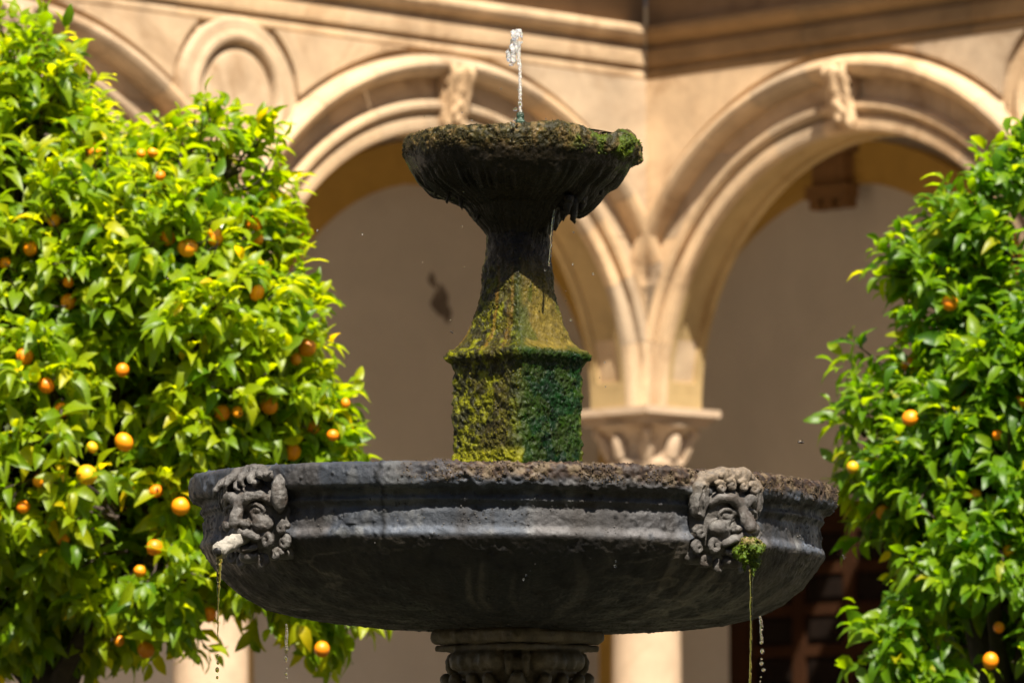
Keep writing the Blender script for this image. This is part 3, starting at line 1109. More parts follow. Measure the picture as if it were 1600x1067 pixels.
def mask(kind, h=0.0021):
    v = Vox((-0.125, -0.15, -0.045), (0.125, 0.122, 0.15), h)
    e, c, ch = v.ell, v.cap, v.chain
    e((0, 0.0, 0.0), (0.084, 0.092, 0.050), 0.01)
    e((0, 0.03, 0.030), (0.064, 0.045, 0.032), 0.012)
    e((0, -0.03, 0.034), (0.056, 0.05, 0.034), 0.012)
    for s in (-1, 1):
        e((s * 0.033, 0.012, 0.074), (0.027, 0.017, 0.024), 0.006, True)           # sockets
        e((s * 0.044, -0.020, 0.050), (0.027, 0.021, 0.022), 0.007)                # cheeks
        if kind == 0:
            ch([(s * 0.007, 0.030, 0.078), (s * 0.024, 0.040, 0.078), (s * 0.048, 0.043, 0.064), (s * 0.068, 0.030, 0.042)], 0.0135, 0.009, 0.004)
        else:
            ch([(s * 0.010, 0.036, 0.074), (s * 0.028, 0.047, 0.073), (s * 0.05, 0.048, 0.058), (s * 0.064, 0.036, 0.043)], 0.0125, 0.008, 0.004)
        e((s * 0.033, 0.010, 0.055), (0.0185, 0.0125, 0.014), 0.001)               # eyeball
        up = [(s * (0.033 + 0.0225 * math.cos(a)), 0.0095 + 0.0135 * math.sin(a), 0.0615 + 0.006 * math.sin(a) - 0.003 * math.cos(a)) for a in np.linspace(0, math.pi, 11)]
        dn = [(s * (0.033 + 0.0225 * math.cos(a)), 0.0095 - 0.0135 * math.sin(a), 0.0600 - 0.003 * math.cos(a)) for a in np.linspace(0, math.pi, 11)]
        ch(up, 0.0042, 0.0042, 0.0015); ch(dn, 0.0034, 0.0034, 0.0015)
        e((s * 0.033, 0.011, 0.070), (0.0058, 0.0058, 0.0036), 0.0008, True)
        e((s * 0.033, 0.0115, 0.0668), 0.0026, 0.001)
        e((s * 0.0165, -0.021, 0.078), (0.0125, 0.0105, 0.014), 0.004)              # nostril wings
        ch([(s * 0.014, 0.018, 0.066), (s * 0.030, -0.006, 0.064), (s * 0.055, -0.008, 0.052)], 0.004, 0.003, 0.006)
    ch([(0, 0.040, 0.070), (0, 0.020, 0.078), (0, -0.002, 0.090 + 0.007 * kind), (0, -0.017, 0.094 + 0.013 * kind)], 0.0115, 0.0145, 0.005)
    for s in (-1, 1):
        e((s * 0.010, -0.0305, 0.090), (0.0065, 0.007, 0.009), 0.002, True)
        ch([(s * 0.026, -0.016, 0.082), (s * 0.040, -0.034, 0.070), (s * 0.052, -0.050, 0.054)], 0.0042, 0.0046, 0.002, True)   # fold by the nose
        ch([(s * 0.004, -0.040, 0.080), (s * 0.020, -0.043, 0.079), (s * 0.040, -0.053, 0.066)], 0.0105, 0.009, 0.003)          # moustache
        ch([(s * 0.006, -0.034, 0.082), (s * 0.028, -0.041, 0.073)], 0.008, 0.006, 0.003)
        ch(sp(s * 0.057, -0.060, 0.048, 0.0165, 1.1, math.pi / 2 + s * 1.2, -s, 14, 0.004, 0.3), 0.0085, 0.005, 0.0015)
        ch(sp(s * 0.084, -0.030, 0.026, 0.0145, 1.2, 0.4 if s > 0 else 2.7, s, 14, 0.006, 0.25), 0.0075, 0.0045, 0.0015)
        ch(sp(s * 0.086, -0.062, 0.022, 0.0135, 1.2, 1.2, -s, 14, 0.006, 0.25), 0.007, 0.0045, 0.0015)
        ch(sp(s * 0.066, -0.090, 0.024, 0.014, 1.1, 0.3, s, 14, 0.006, 0.25), 0.007, 0.0045, 0.0015)
        ch(sp(s * 0.030, -0.104, 0.030, 0.013, 1.0, 1.7, -s, 14, 0.005, 0.25), 0.0075, 0.0045, 0.0015)
        # drooping leaf-shaped ear at the temple
        ez = 0.018 if (kind == 0 and s > 0) else 0.0
        v.ell((s * 0.086, 0.045, 0.022 + ez), (0.017, 0.040, 0.024), 0.004)
        v.ell((s * 0.083, 0.074, 0.030), (0.020, 0.018, 0.018), 0.006)
        ch([(s * 0.086, 0.070, 0.046), (s * 0.092, 0.040, 0.042), (s * 0.088, 0.018, 0.036)], 0.003, 0.006, 0.003, True)
        ch([(s * 0.074, 0.066, 0.044), (s * 0.073, 0.040, 0.040), (s * 0.080, 0.008, 0.032)], 0.005, 0.006, 0.002)
    e((0, -0.060, 0.082), (0.026, 0.013, 0.030), 0.003, True)                       # open mouth
    ch([(-0.028, -0.072, 0.058), (0, -0.078, 0.068), (0.028, -0.072, 0.058)], 0.0075, 0.0075, 0.003)
    e((0, -0.092, 0.044), (0.026, 0.016, 0.022), 0.004)
    if kind == 0:                                                                   # tousled pointed locks
        for a, b_, tx, ty, r in ((-0.070, 0.080, -0.020, -0.036, .014), (-0.048, 0.090, -0.006, -0.034, .015), (-0.020, 0.094, 0.020, -0.028, .014), (0.004, 0.088, 0.030, -0.020, .015),
                                 (0.030, 0.094, 0.034, -0.012, .014), (0.052, 0.084, 0.026, 0.010, .013), (-0.035, 0.072, 0.022, -0.014, .011), (0.020, 0.070, 0.026, 0.006, .011)):
            ch([(a, b_ + 0.004, 0.030), (a + tx * .25, b_ + ty * .15, 0.054), (a + tx * .6, b_ + ty * .55, 0.067), (a + tx, b_ + ty, 0.064)], r, 0.003, 0.0015)
        ch([(-0.06, 0.098, 0.018), (0.0, 0.104, 0.026), (0.06, 0.098, 0.018)], 0.014, 0.014, 0.006)
    else:                                                                           # heavy roll of curls
        ch([(-0.072, 0.092, 0.022), (-0.03, 0.100, 0.044), (0.03, 0.100, 0.044), (0.072, 0.092, 0.022)], 0.019, 0.019, 0.008)
        for a, b_ in ((-0.050, 0.072), (-0.018, 0.078), (0.018, 0.078), (0.050, 0.072)):
            ch(sp(a, b_, 0.060, 0.0135, 1.2, 2.4, -1, 14, 0.003, 0.2), 0.007, 0.004, 0.0015)
        for a in (-0.035, 0.0, 0.035):
            ch([(a - 0.012, 0.098, 0.060), (a, 0.104, 0.056), (a + 0.014, 0.096, 0.060)], 0.006, 0.003, 0.002)
    v.box((0, 0.0, -0.02), (0.088, 0.098, 0.022), 0, 0.015, 0.012)
    Vm, Fm = v.mesh()
    Vm = Vm + 0.0036 * (fbm(Vm * 130, 3, 80 + kind) - 0.5)[:, None] + 0.005 * (fbm(Vm * 55, 3, 84 + kind) - 0.5)[:, None]
    return Vm, Fm


def place_local(Vm, th, rad, z):
    f = FACE[th]                     # the carver turned the left face a little towards the front
    o = np.array((math.sin(f), -math.cos(f), 0)); r_ = np.array((math.cos(f), math.sin(f), 0)); u = np.array((0, 0, 1.0))
    base = np.array((math.sin(th), -math.cos(th), 0)) * rad + u * z
    return base + Vm[:, 0:1] * r_ + Vm[:, 1:2] * u + Vm[:, 2:3] * o


TH_L, TH_R = R(-51), R(40)
FACE = {TH_L: R(-38), TH_R: R(40)}
zm_l, zm_r = zf_(826), zf_(837)
for kind, th_, zm in ((0, TH_L, zm_l), (1, TH_R, zm_r)):
    Vm, Fm = mask(kind)
    c = np.tile(np.array((0.078, 0.070, 0.062)), (len(Vm), 1)) * (0.35 + 1.3 * fbm(Vm * 45, 4, 90 + kind))[:, None]
    # brown grime in random blotches over the face
    nm = nrm_of(Vm, Fm)
    br = sstep(0.50, 0.68, fbm(Vm * 30, 4, 95 + kind))[:, None]
    c = c * (1 - 0.7 * br) + 0.7 * br * np.array((0.035, 0.024, 0.016))
    lm_ = sstep(0.6, 0.72, fbm(Vm * np.array((60, 25, 60)), 4, 93 + kind))[:, None]
    c = c * (1 - 0.5 * lm_) + 0.5 * lm_ * np.array((0.17, 0.16, 0.145))
    if kind == 1:
        tp = sstep(0.055, 0.09, Vm[:, 1] + 0.03 * (fbm(Vm * 60, 3, 97) - 0.5))[:, None]
        c = c * (1 - 0.7 * tp) + 0.7 * tp * np.array((0.17, 0.125, 0.08)) * (0.4 + 1.2 * fbm(Vm * 150, 2, 98))[:, None]
    if kind == 0:
        Vm = Vm + np.array((0, 0, 0.010))
    Vw = place_local(Vm, th_, 478 * S + 0.004, zm)
    mk = fobj('mask', Vw, Fm, M['fstone'], col=c, label=('carved bearded face with a lime-crusted pipe in its mouth' if kind == 0 else 'carved wide-eyed face with a mossy spout in its mouth'))
    # spout pipe
    if kind == 0:
        pts = np.array([(0, -0.045, 0.05), (0.002, -0.053, 0.085), (0.0, -0.062, 0.112), (-0.001, -0.075, 0.140), (0, -0.086, 0.162)])
        pts = np.stack([np.interp(np.linspace(0, 4, 40), range(5), pts[:, k]) for k in range(3)], -1)
        rd = np.interp(np.linspace(0, 1, 40), [0, .3, .5, .6, .75, .95, 1], [.0125, .0145, .017, .0185, .016, .0185, .016])
        Vp, Fp = tube(pts, rd, 28)
        Vp = np.array(Vp)
        Vp += ((fbm(Vp * 90, 3, 101) - 0.5) * 0.011)[:, None] * np.array((1, 1, 1))
        fobj('spout', place_local(Vp, th_, 478 * S + 0.004, zm), Fp, M['lime'], parent=mk)
        Vp, Fp = tube([(0, -0.0835, 0.157), (0, -0.0875, 0.1662)], (0.0095, 0.0105), 16)
        m, nt, p = mat_new('pipe_mouth'); p.inputs['Base Color'].default_value = (0.006, 0.005, 0.004, 1)
        fobj('pipe_mouth', place_local(np.array(Vp), th_, 478 * S + 0.004, zm), Fp, m, parent=mk)
    else:
        v = Vox((-0.05, -0.13, 0.03), (0.05, -0.03, 0.165), 0.003)
        v.cap((0, -0.05, 0.05), (0, -0.062, 0.118), 0.016, 0.019, 0.008)
        v.ell((0.003, -0.064, 0.120), (0.021, 0.018, 0.017), 0.008)
        v.ell((-0.006, -0.080, 0.098), (0.019, 0.022, 0.020), 0.008)
        v.ell((0.008, -0.090, 0.108), (0.013, 0.018, 0.014), 0.006)
        v.ell((-0.016, -0.072, 0.085), (0.016, 0.016, 0.016), 0.006)
        v.cap((0.004, -0.095, 0.108), (0.004, -0.128, 0.110), 0.010, 0.003, 0.006)
        v.cap((-0.010, -0.095, 0.097), (-0.011, -0.115, 0.096), 0.007, 0.002, 0.005)
        v.cap((0.0, -0.056, 0.130), (0, -0.058, 0.15), 0.008, 0.008, 0.002, True)
        Vp, Fp = v.mesh()
        Vp = Vp + ((fbm(Vp * 80, 3, 103) - 0.5) * 0.018)[:, None] * nrm_of(Vp, Fp)
        g_ = fbm(Vp * 40, 3, 105)[:, None]
        cm = np.array((0.05, 0.085, 0.006)) * (0.5 + 1.3 * g_)
        tp = sstep(-0.062, -0.05, Vp[:, 1])[:, None]
        cm = cm * (1 - tp) + tp * np.array((0.16, 0.12, 0.05))
        Vw2 = place_local(Vp, th_, 478 * S + 0.004, zm)
        fobj('spout', Vw2, Fp, M['moss'], parent=mk, col=cm, label='moss-covered spout')
        nn_ = nrm_of(Vw2, Fp)
        ids = RNG.choice(len(Vw2), 1500)
        bits(Vw2[ids], nn_[ids], 0.0015, 8, (0.015, 0.028, 0.002), (0.10, 0.13, 0.006), 'moss_tufts', M['moss'], mk, 0.7)

# ---- shaft with its flared foot and mossy block
ox = at(809, 500, FY)[0] - AX[0]
OFF = np.array((ox, 0, 0))
sp_ = np.array([(50, 352), (50, 372), (51, 395), (53.5, 422), (57, 448), (61, 466), (66, 487), (73, 508), (81, 524), (91, 537), (101, 545), (112, 550), (117, 555), (116.5, 561), (111, 566), (103, 571), (101, 580),
                (101, 640), (101, 700), (102, 730), (103, 770)], float)
sf = resample(sp_, 1.6)
sf = np.stack([smooth1(sf[:, 0], 2), smooth1(sf[:, 1], 2)], -1)
NU = 640
m_ = len(sf)
fi = np.tile(np.linspace(0, 2 * math.pi, NU, endpoint=False), m_)
dd = np.repeat(sf[:, 0], NU); yy = np.repeat(sf[:, 1], NU)
pe = np.interp(yy, [352, 395, 430, 480, 548, 800], [2.0, 1.6, 1.28, 1.14, 1.06, 1.06])
rr = dd / (np.abs(np.cos(fi)) ** pe + np.abs(np.sin(fi)) ** pe) ** (1 / pe)
fic = np.mod(fi + math.pi / 2 + math.pi, 2 * math.pi) - math.pi
zz = np.repeat([zf_(y) for y in sf[:, 1]], NU)
V = np.stack([rr * S * np.cos(fi), rr * S * np.sin(fi), zz], -1)
i = np.arange(m_ - 1)[:, None]; j = np.arange(NU)[None]
F = np.stack([i * NU + j, (i + 1) * NU + j, (i + 1) * NU + (j + 1) % NU, i * NU + (j + 1) % NU], -1).reshape(-1, 4)[:, ::-1]
nv_ = nrm_of(V, F)
if (nv_[:, :2] * V[:, :2]).sum() < 0:
    F = F[:, ::-1]; nv_ = -nv_
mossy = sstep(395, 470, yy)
block = sstep(545, 556, yy)
rightf = sstep(0.0, 0.10, fic + 0.22 * (fbm(V * 45, 3, 109) - 0.5)) * sstep(1.65, 1.5, fic)
d_ = (fbm(V * 60, 4, 110) - 0.5) * 0.010 + (fbm(V * 170, 3, 111) - 0.5) * 0.006 * mossy + (fbm(V * 15, 3, 112) - 0.5) * 0.012
ripple = fbm(V * 105, 3, 113) - 0.5
d_ += block * ripple * 0.007
calm = rightf * (1 - block) * sstep(440, 470, yy)
d_ *= 1 - 0.55 * calm
V = V + nv_ * d_[:, None]
g1 = fbm(V * 22, 4, 120)[:, None]; g2 = fbm(V * 75, 4, 121)[:, None]; g3 = fbm(V * np.array((30, 30, 8)), 4, 122)[:, None]
brown = np.array((0.009, 0.005, 0.0024)) * (0.5 + g2)  # dark brown neck, deepened further for the upper basin's shadow
yg = np.array((0.105, 0.105, 0.002)) * (0.35 + 1.2 * g2)
olive = np.array((0.05, 0.05, 0.005)) * (0.5 + g1)
mottled = np.where(g2 > 0.53, yg, np.where(g2 > 0.44, olive, np.array((0.02, 0.019, 0.005))))
green = np.array((0.0030, 0.022, 0.0002)) * (0.1 + 1.8 * g2) * (0.45 + 1.1 * fbm(V * np.array((14, 14, 6)), 3, 126)[:, None])
ochre = np.array((0.10, 0.072, 0.011)) * (0.35 + 1.3 * g2) * (0.6 + 0.8 * fbm(V * 150, 3, 123)[:, None])
leftcol = mottled * (0.75 + 0.5 * g1)
ptc = sstep(0.50, 0.62, fbm(V * np.array((17, 17, 12)), 4, 124))[:, None]
leftcol = leftcol * (1 - 0.75 * ptc) + 0.75 * ptc * np.array((0.032, 0.024, 0.006)) * (0.4 + 1.2 * g2)
rust = sstep(0.55, 0.68, fbm(np.stack([fic * 7, V[:, 2] * 2.0, V[:, 2] * 0 + 9], -1), 3, 125))[:, None] * (1 - block)[:, None]
leftcol = leftcol * (1 - 0.6 * rust) + 0.6 * rust * np.array((0.16, 0.085, 0.01))
upr = ochre * (1 - sstep(0.5, 0.62, g3)) + olive * sstep(0.5, 0.62, g3)
rf = rightf[:, None]; bk = block[:, None]
c = leftcol * (1 - rf) + rf * (upr * (1 - bk) + (green * 0.8 + 0.2 * olive * (g1 > 0.5)) * bk)
ridge = np.exp(-((fic - 0.02) / 0.16) ** 2)[:, None] * sstep(425, 445, yy)[:, None]
c = c * (1 - 0.75 * ridge) + 0.75 * ridge * np.array((0.020, 0.030, 0.003)) * (0.3 + 1.5 * g2)
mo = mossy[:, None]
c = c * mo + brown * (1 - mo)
bot = (sstep(700, 714, yy) * (1 - rightf))[:, None]
c = c * (1 - bot) + bot * np.array((0.15, 0.145, 0.003))
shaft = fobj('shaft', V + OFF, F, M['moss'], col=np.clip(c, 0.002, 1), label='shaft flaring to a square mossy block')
SV, SNn = V + OFF, nv_
w = mossy * (sstep(480, 520, yy) * 0.4 + 0.6) * (1 - 0.85 * calm) * sstep(0.45, 0.6, fbm(V * 40, 3, 130)) * (V[:, 1] < 0.02) + 1e-9
ids = RNG.choice(len(V), 5000, p=w / w.sum())
isr = (rightf * block)[ids] > 0.5
for sel, lo_, hi_, sd in ((~isr, (0.02, 0.02, 0.002), (0.14, 0.125, 0.005), 21), (isr, (0.001, 0.008, 0.0001), (0.008, 0.042, 0.0004), 22)):
    q = ids[sel]
    bits(SV[q], SNn[q], 0.0014, sd, lo_, hi_, 'moss_tufts', M['moss'], shaft, 0.55)

# ---- upper basin
up = np.array([(60, 232), (130, 228), (155, 222), (163, 216), (172, 213), (178, 217), (181, 226), (181, 236), (178, 250), (169, 268), (154, 287), (131, 303), (106, 315), (84, 326), (76, 338), (66, 350),
               (55, 362), (50, 372), (47, 384)], float)
uf = resample(up[2:], 1.6)
uf = np.stack([smooth1(uf[:, 0], 2), smooth1(uf[:, 1], 2)], -1)
uf = np.concatenate([up[:2], uf])
NU = 900
PRu = np.stack([uf[:, 0] * S, [zf_(y) for y in uf[:, 1]]], -1)
V, F = lathe(PRu, NU)
F = F[:, ::-1]
m_ = len(uf)
yy = np.repeat(uf[:, 1], NU); rp = np.repeat(uf[:, 0], NU)
fi = np.tile(np.linspace(0, 2 * math.pi, NU, endpoint=False), m_)
fic = np.mod(fi + math.pi / 2 + math.pi, 2 * math.pi) - math.pi
nv_ = nrm_of(V, F)
k_ = np.argmax(rp)
if nv_[k_] @ V[k_] < 0:
    F = F[:, ::-1]; nv_ = -nv_
rimu = sstep(150, 165, rp) * sstep(256, 236, yy + 22 * (fbm(V * 25, 3, 139) - 0.5))
under = sstep(262, 285, yy)
und0 = sstep(240, 262, yy)
d_ = (fbm(V * 35, 4, 140) - 0.5) * (0.010 - 0.006 * rimu - 0.005 * und0) + (fbm(V * 120, 3, 141) - 0.5) * (0.008 - 0.005 * und0) + rimu * ((fbm(V * 130, 3, 142) - 0.5) * 0.006 + 0.001) + (fbm(V * 9, 3, 143) - 0.5) * 0.018
strk = fbm(np.stack([fic * 22, V[:, 2] * 9, V[:, 2] * 0], -1), 3, 144) - 0.5
d_ += under * strk * 0.006 * (1 + 1.6 * sstep(40, 110, np.abs(rp * np.sin(fic))))
d_ += sstep(125, 165, rp * np.cos(fi)) * rimu * (0.012 + 0.03 * (fbm(V * 45, 3, 146) - 0.45))
V = V + nv_ * d_[:, None]
# notch worn into the rim on the right, crust sagging beside it
xr = V[:, 0] / S
notch = np.exp(-((xr - 128) / 16) ** 2) * sstep(240, 214, yy)
V[:, 2] -= notch * 0.013
lobe = sstep(60, 150, xr)
V[:, 2] -= lobe * 0.012 * sstep(300, 215, yy)
sag = np.clip(sstep(70, 100, xr) * sstep(160, 128, xr), 0, 1) * sstep(296, 312, yy) * sstep(352, 330, yy) * (V[:, 1] < 0.1)
V[:, 2] -= sag * 0.02 * (0.3 + 1.6 * fbm(np.stack([fic * 16, fic * 0, fic * 0], -1), 2, 147))
fr = sstep(0.5, 0.75, fbm(np.stack([fic * 30, fic * 0, fic * 0 + 5], -1), 2, 148)) * np.exp(-((yy - 296) / 10) ** 2) * (xr < 0)
V[:, 2] -= fr * 0.012
g1 = fbm(V * 22, 4, 150)[:, None]; g2 = fbm(V * 80, 4, 151)[:, None]
c = np.array((0.015, 0.011, 0.006)) * (0.3 + 1.4 * g2)
stn = sstep(0.5, 0.64, fbm(np.stack([fic * 5, V[:, 2] * 4, V[:, 2] * 0], -1), 3, 152))[:, None]
c = c * (1 - 0.6 * stn) + 0.6 * stn * np.array((0.006, 0.005, 0.003))
lt = (under * sstep(0.55, 0.66, strk + 0.5) * 0.5 * sstep(30, 100, np.abs(rp * np.sin(fic))))[:, None]
c = c * (1 - lt) + lt * np.array((0.075, 0.07, 0.06))
rimc = np.where(g2 > 0.56, np.array((0.095, 0.062, 0.020)), np.where(g2 > 0.46, np.array((0.042, 0.034, 0.008)), np.array((0.02, 0.017, 0.005))))
grn = (sstep(70, 110, xr) * sstep(0.42, 0.55, g1[:, 0]))[:, None]
rimc = rimc * (1 - grn) + grn * np.array((0.042, 0.062, 0.004)) * (0.3 + 1.5 * g2)
rc = rimu[:, None]
c = c * (1 - rc) + rimc * rc
bowl = fobj('upper_basin', V + OFF, F, M['moss'], col=np.clip(c, 0.003, 1), label='small crusted upper basin with a worn notch')
UV_ = V + OFF
w = rimu * sstep(0.45, 0.6, fbm(V * 40, 3, 155)) + 1e-9
ids = RNG.choice(len(V), 10000, p=w / w.sum())
gsel = (grn[ids, 0] > 0.5)
bits(UV_[ids[~gsel]], nv_[ids[~gsel]], 0.0013, 31, (0.015, 0.012, 0.004), (0.085, 0.06, 0.016), 'crust_grains', M['crust'], bowl, 0.7)
bits(UV_[ids[gsel]], nv_[ids[gsel]], 0.0024, 32, (0.015, 0.028, 0.002), (0.10, 0.125, 0.006), 'moss_tufts', M['moss'], bowl, 0.8)
# hanging stalactites of lime and moss under the notch
for px_, y0, y1, r0, dy in ((897, 300, 352, 9, -0.10), (881, 312, 346, 7, -0.08), (868, 322, 362, 9, -0.06), (889, 305, 335, 8, -0.12), (910, 300, 330, 9, -0.09), (925, 295, 318, 8, -0.06),
                            (700, 296, 318, 4, -0.09), (682, 292, 308, 4, -0.07), (720, 304, 330, 4, -0.08), (745, 330, 348, 5, -0.06), (940, 285, 306, 6, -0.05), (852, 335, 372, 7, -0.05)):
    p0, p1 = at(px_, y0, FY + dy) - FO, at(px_ + random.uniform(-2, 2), y1, FY + dy) - FO
    ts = np.linspace(0, 1, 12)
    pts = p0 + ts[:, None] * (p1 - p0)
    rd = r0 * S * np.interp(ts, [0, .3, .6, .85, 1], [1.1, 1.0, .72, .5, .12])
    Vp, Fp = tube(pts, rd, 10)
    Vp = np.array(Vp); Vp += ((fbm(Vp * 90, 3, int(px_)) - 0.5) * 0.012)[:, None]
    fobj('stalactite', Vp, Fp, M['moss'], parent=bowl, col=np.tile((0.02, 0.016, 0.011), (len(Vp), 1)))
# water film standing in the upper basin, nozzle
V, F = lathe(np.array([(0.0, 0), (0.1, 0), (164 * S, 0)]), 64)
V[:, 2] += zf_(216.5); fobj('upper_water', V + OFF, F, M['pool'])
nz = [(0, 172), (3, 172.5), (5.5, 174), (6.5, 177), (6, 180), (4.6, 182), (6.5, 184), (8, 187), (7.5, 191), (5.4, 193.5), (6.5, 196), (7.5, 200), (6.5, 205), (6, 226)]
# (nozzle stands on the axis, behind the front rim, so its pixels are read at axis depth)
V, F = lathe(np.array([(r * S, zf_(y + 3)) for r, y in nz]), 24)
V = V + OFF + np.array((4 * S, 0, 0))
V += ((fbm(V * 200, 2, 160) - 0.5) * 0.004)[:, None]
fobj('nozzle', V, F[:, ::-1], M['verdigris'])

# ---- capital and pedestal
ox2 = at(808, 1000, FY)[0] - AX[0]
v = Vox((-0.25, -0.25, -0.30), (0.25, 0.25, 0.02), 0.0036)
H = zf_(978)


def zr(y):
    return zf_(y) - H


hd = 139 * S
q4 = math.pi / 4
v.box((0, 0, zr(975)), (131 * S * .7071, 131 * S * .7071, 0.012), q4, 0.006)
v.box((0, 0, (zr(983) + zr(1006)) / 2), (hd * .7071, hd * .7071, (zr(983) - zr(1006)) / 2), q4, 0.014, 0.004)
v.box((0, 0, (zr(1008) + zr(1018)) / 2), (129 * S * .7071, 129 * S * .7071, (zr(1008) - zr(1018)) / 2), q4, 0.003, 0.003)
v.ell((0, 0, zr(1040)), (0.145, 0.145, 0.035), 0.01)
v.cap((0, 0, zr(1040)), (0, 0, zr(1180)), 0.135, 0.135, 0.01)
for k in range(4):
    a = -math.pi / 2 + k * math.pi / 2
    ca, sa = math.cos(a), math.sin(a)
    for w in (-0.020, 0.020):
        pts = []
        for t in np.linspace(0, 1, 18):
            an = 1.7 - t * 8.2
            rr_ = 0.030 * (1 - 0.72 * t)
            u_ = 0.135 + rr_ * math.cos(an)
            pts.append((u_ * ca - w * sa, u_ * sa + w * ca, zr(1040) + rr_ * math.sin(an)))
        v.chain(pts, 0.009, 0.006, 0.002)
    v.cap((0.115 * ca, 0.115 * sa, zr(1036)), (0.145 * ca, 0.145 * sa, zr(1040)), 0.028, 0.020, 0.006)
    # leaf below the volute and rolled cushions between the corners
    v.chain([(0.13 * ca, 0.13 * sa, zr(1170)), (0.142 * ca, 0.142 * sa, zr(1110)), (0.150 * ca, 0.150 * sa, zr(1075)), (0.165 * ca, 0.165 * sa, zr(1062))], 0.04, 0.016, 0.008)
    b_ = a + q4
    cb, sb = math.cos(b_), math.sin(b_)
    v.cap((0.128 * cb + 0.06 * sb, 0.128 * sb - 0.06 * cb, zr(1034)), (0.128 * cb - 0.06 * sb, 0.128 * sb + 0.06 * cb, zr(1034)), 0.026, 0.026, 0.006)
    v.cap((0.13 * cb + 0.05 * sb, 0.13 * sb - 0.05 * cb, zr(1053)), (0.13 * cb - 0.05 * sb, 0.13 * sb + 0.05 * cb, zr(1053)), 0.010, 0.010, 0.003)
    for w in (-0.032, 0.0, 0.032):
        v.ell((0.146 * cb - w * sb, 0.146 * sb + w * cb, zr(1036)), (0.011, 0.011, 0.021), 0.004)
    for w in (-0.055, 0.0, 0.055):
        v.chain([(0.128 * cb - w * sb, 0.128 * sb + w * cb, zr(1180)), (0.135 * cb - w * sb, 0.135 * sb + w * cb, zr(1080)), (0.15 * cb - w * sb, 0.15 * sb + w * cb, zr(1062))], 0.026, 0.014, 0.004)
V, F = v.mesh()
V[:, 2] += H
V = V + 0.005 * (fbm(V * 70, 3, 170) - 0.5)[:, None]
c = np.array((0.105, 0.080, 0.05)) * (0.3 + 1.4 * fbm(V * 30, 4, 171))[:, None]
fobj('capital', V + np.array((ox2, 0, 0)), F, M['fstone'], col=c)
V, F = lathe(np.array([(0.13, zf_(1170)), (0.125, zf_(1190)), (0.12, 1.85), (0.14, 1.4), (0.19, 1.05), (0.20, 0.95), (0.15, 0.86), (0.15, 0.82), (0.26, 0.80), (0.26, 0.4)]), 64)
c = np.array((0.06, 0.055, 0.045)) * (0.3 + 1.4 * fbm(V * 20, 4, 175))[:, None]
fobj('pedestal', V + np.array((ox2, 0, 0)), F[:, ::-1], M['fstone'], col=c)
V, F = lathe(np.array([(1.75, 0.02), (1.75, 0.52), (1.72, 0.60), (1.78, 0.66), (2.0, 0.66), (2.05, 0.60), (2.0, 0.52), (1.98, 0.12), (2.15, 0.10), (2.15, 0.0)]), 8)
c = np.array((0.16, 0.14, 0.11)) * (0.5 + fbm(V * 3, 3, 176))[:, None]
fobj('pool_wall', V, F[:, ::-1], M['fstone'], smooth=False, col=c)
V, F = lathe(np.array([(0.0, 0.5), (0.8, 0.5), (1.745, 0.5)]), 8); fobj('pool_water', V, F, M['pool'])

# ------------------------------------------------------------------ running water
ICO = None


def blob_verts(c, r, seed=0, stretch=1.0, nu=8, nv=6):
    V = [(0, 0, 1)]
    for i in range(1, nv):
        p_ = math.pi * i / nv
        for j in range(nu):
            w = 2 * math.pi * j / nu
            V.append((math.sin(p_) * math.cos(w), math.sin(p_) * math.sin(w), math.cos(p_)))
    V.append((0, 0, -1))
    F = [(0, 1 + j, 1 + (j + 1) % nu) for j in range(nu)]
    for i in range(nv - 2):
        for j in range(nu):
            a, b = 1 + i * nu + j, 1 + i * nu + (j + 1) % nu
            F.append((a, a + nu, b + nu, b))
    l = 1 + (nv - 2) * nu
    F += [(l + j, len(V) - 1, l + (j + 1) % nu) for j in range(nu)]
    V = np.array(V) * r
    V[:, 2] *= stretch
    return V + np.asarray(c), F


# the jet: a thin twisting thread that breaks into a tumbling head
rg = random.Random(5)
v = Vox((-0.035, -0.025, -0.005), (0.025, 0.025, 0.225), 0.0011)
zj = zf_(176)
jx = at(813, 180, FY)[0]


def jp(x, y, dy=0.0):
    p = at(x, y, FY)
    return (p[0] - jx, dy, p[2] - zj)


for k in range(60):
    y = 176 - k * 1.25
    x = 813 - 0.6 * k / 60 + 0.8 * math.sin(k * 0.9)
    r = (2.0 + 1.1 * rg.random()) * S * 0.72
    v.ell(jp(x, y, rg.uniform(-1, 1) * S), (r, r, r * rg.uniform(1.0, 1.7)), 0.0022)
for k in range(95):
    t = rg.random()
    y = 46 + t * 52
    xm = 804 + 5 * math.sin(t * 5 + 0.4) - 1 * t
    wd = 9 - 4.0 * abs(t - 0.35)
    x = xm + rg.uniform(-wd, wd)
    r = rg.uniform(1.3, 3.0) * S
    v.ell(jp(x, y, rg.uniform(-6, 6) * S), (r * rg.uniform(.7, 1.2), r, r * rg.uniform(0.8, 2.0)), 0.0022)
for k in range(14):
    v.ell(jp(799 + rg.uniform(-3, 3), 88 + k * 1.1, rg.uniform(-3, 3) * S), rg.uniform(1.6, 3.0) * S, 0.0022)
for k in range(40):
    y = 66 + k * 0.9
    v.ell(jp(811 + rg.uniform(-1.5, 1.5), y, 0), rg.uniform(1.2, 2.2) * S, 0.0022)
V, F = v.mesh()
V = V + np.array((jx, FY, zj))
tag(obj('water_jet', V, F, M['froth']), 'clear water jet breaking into a splash above the top nozzle', 'water jet')


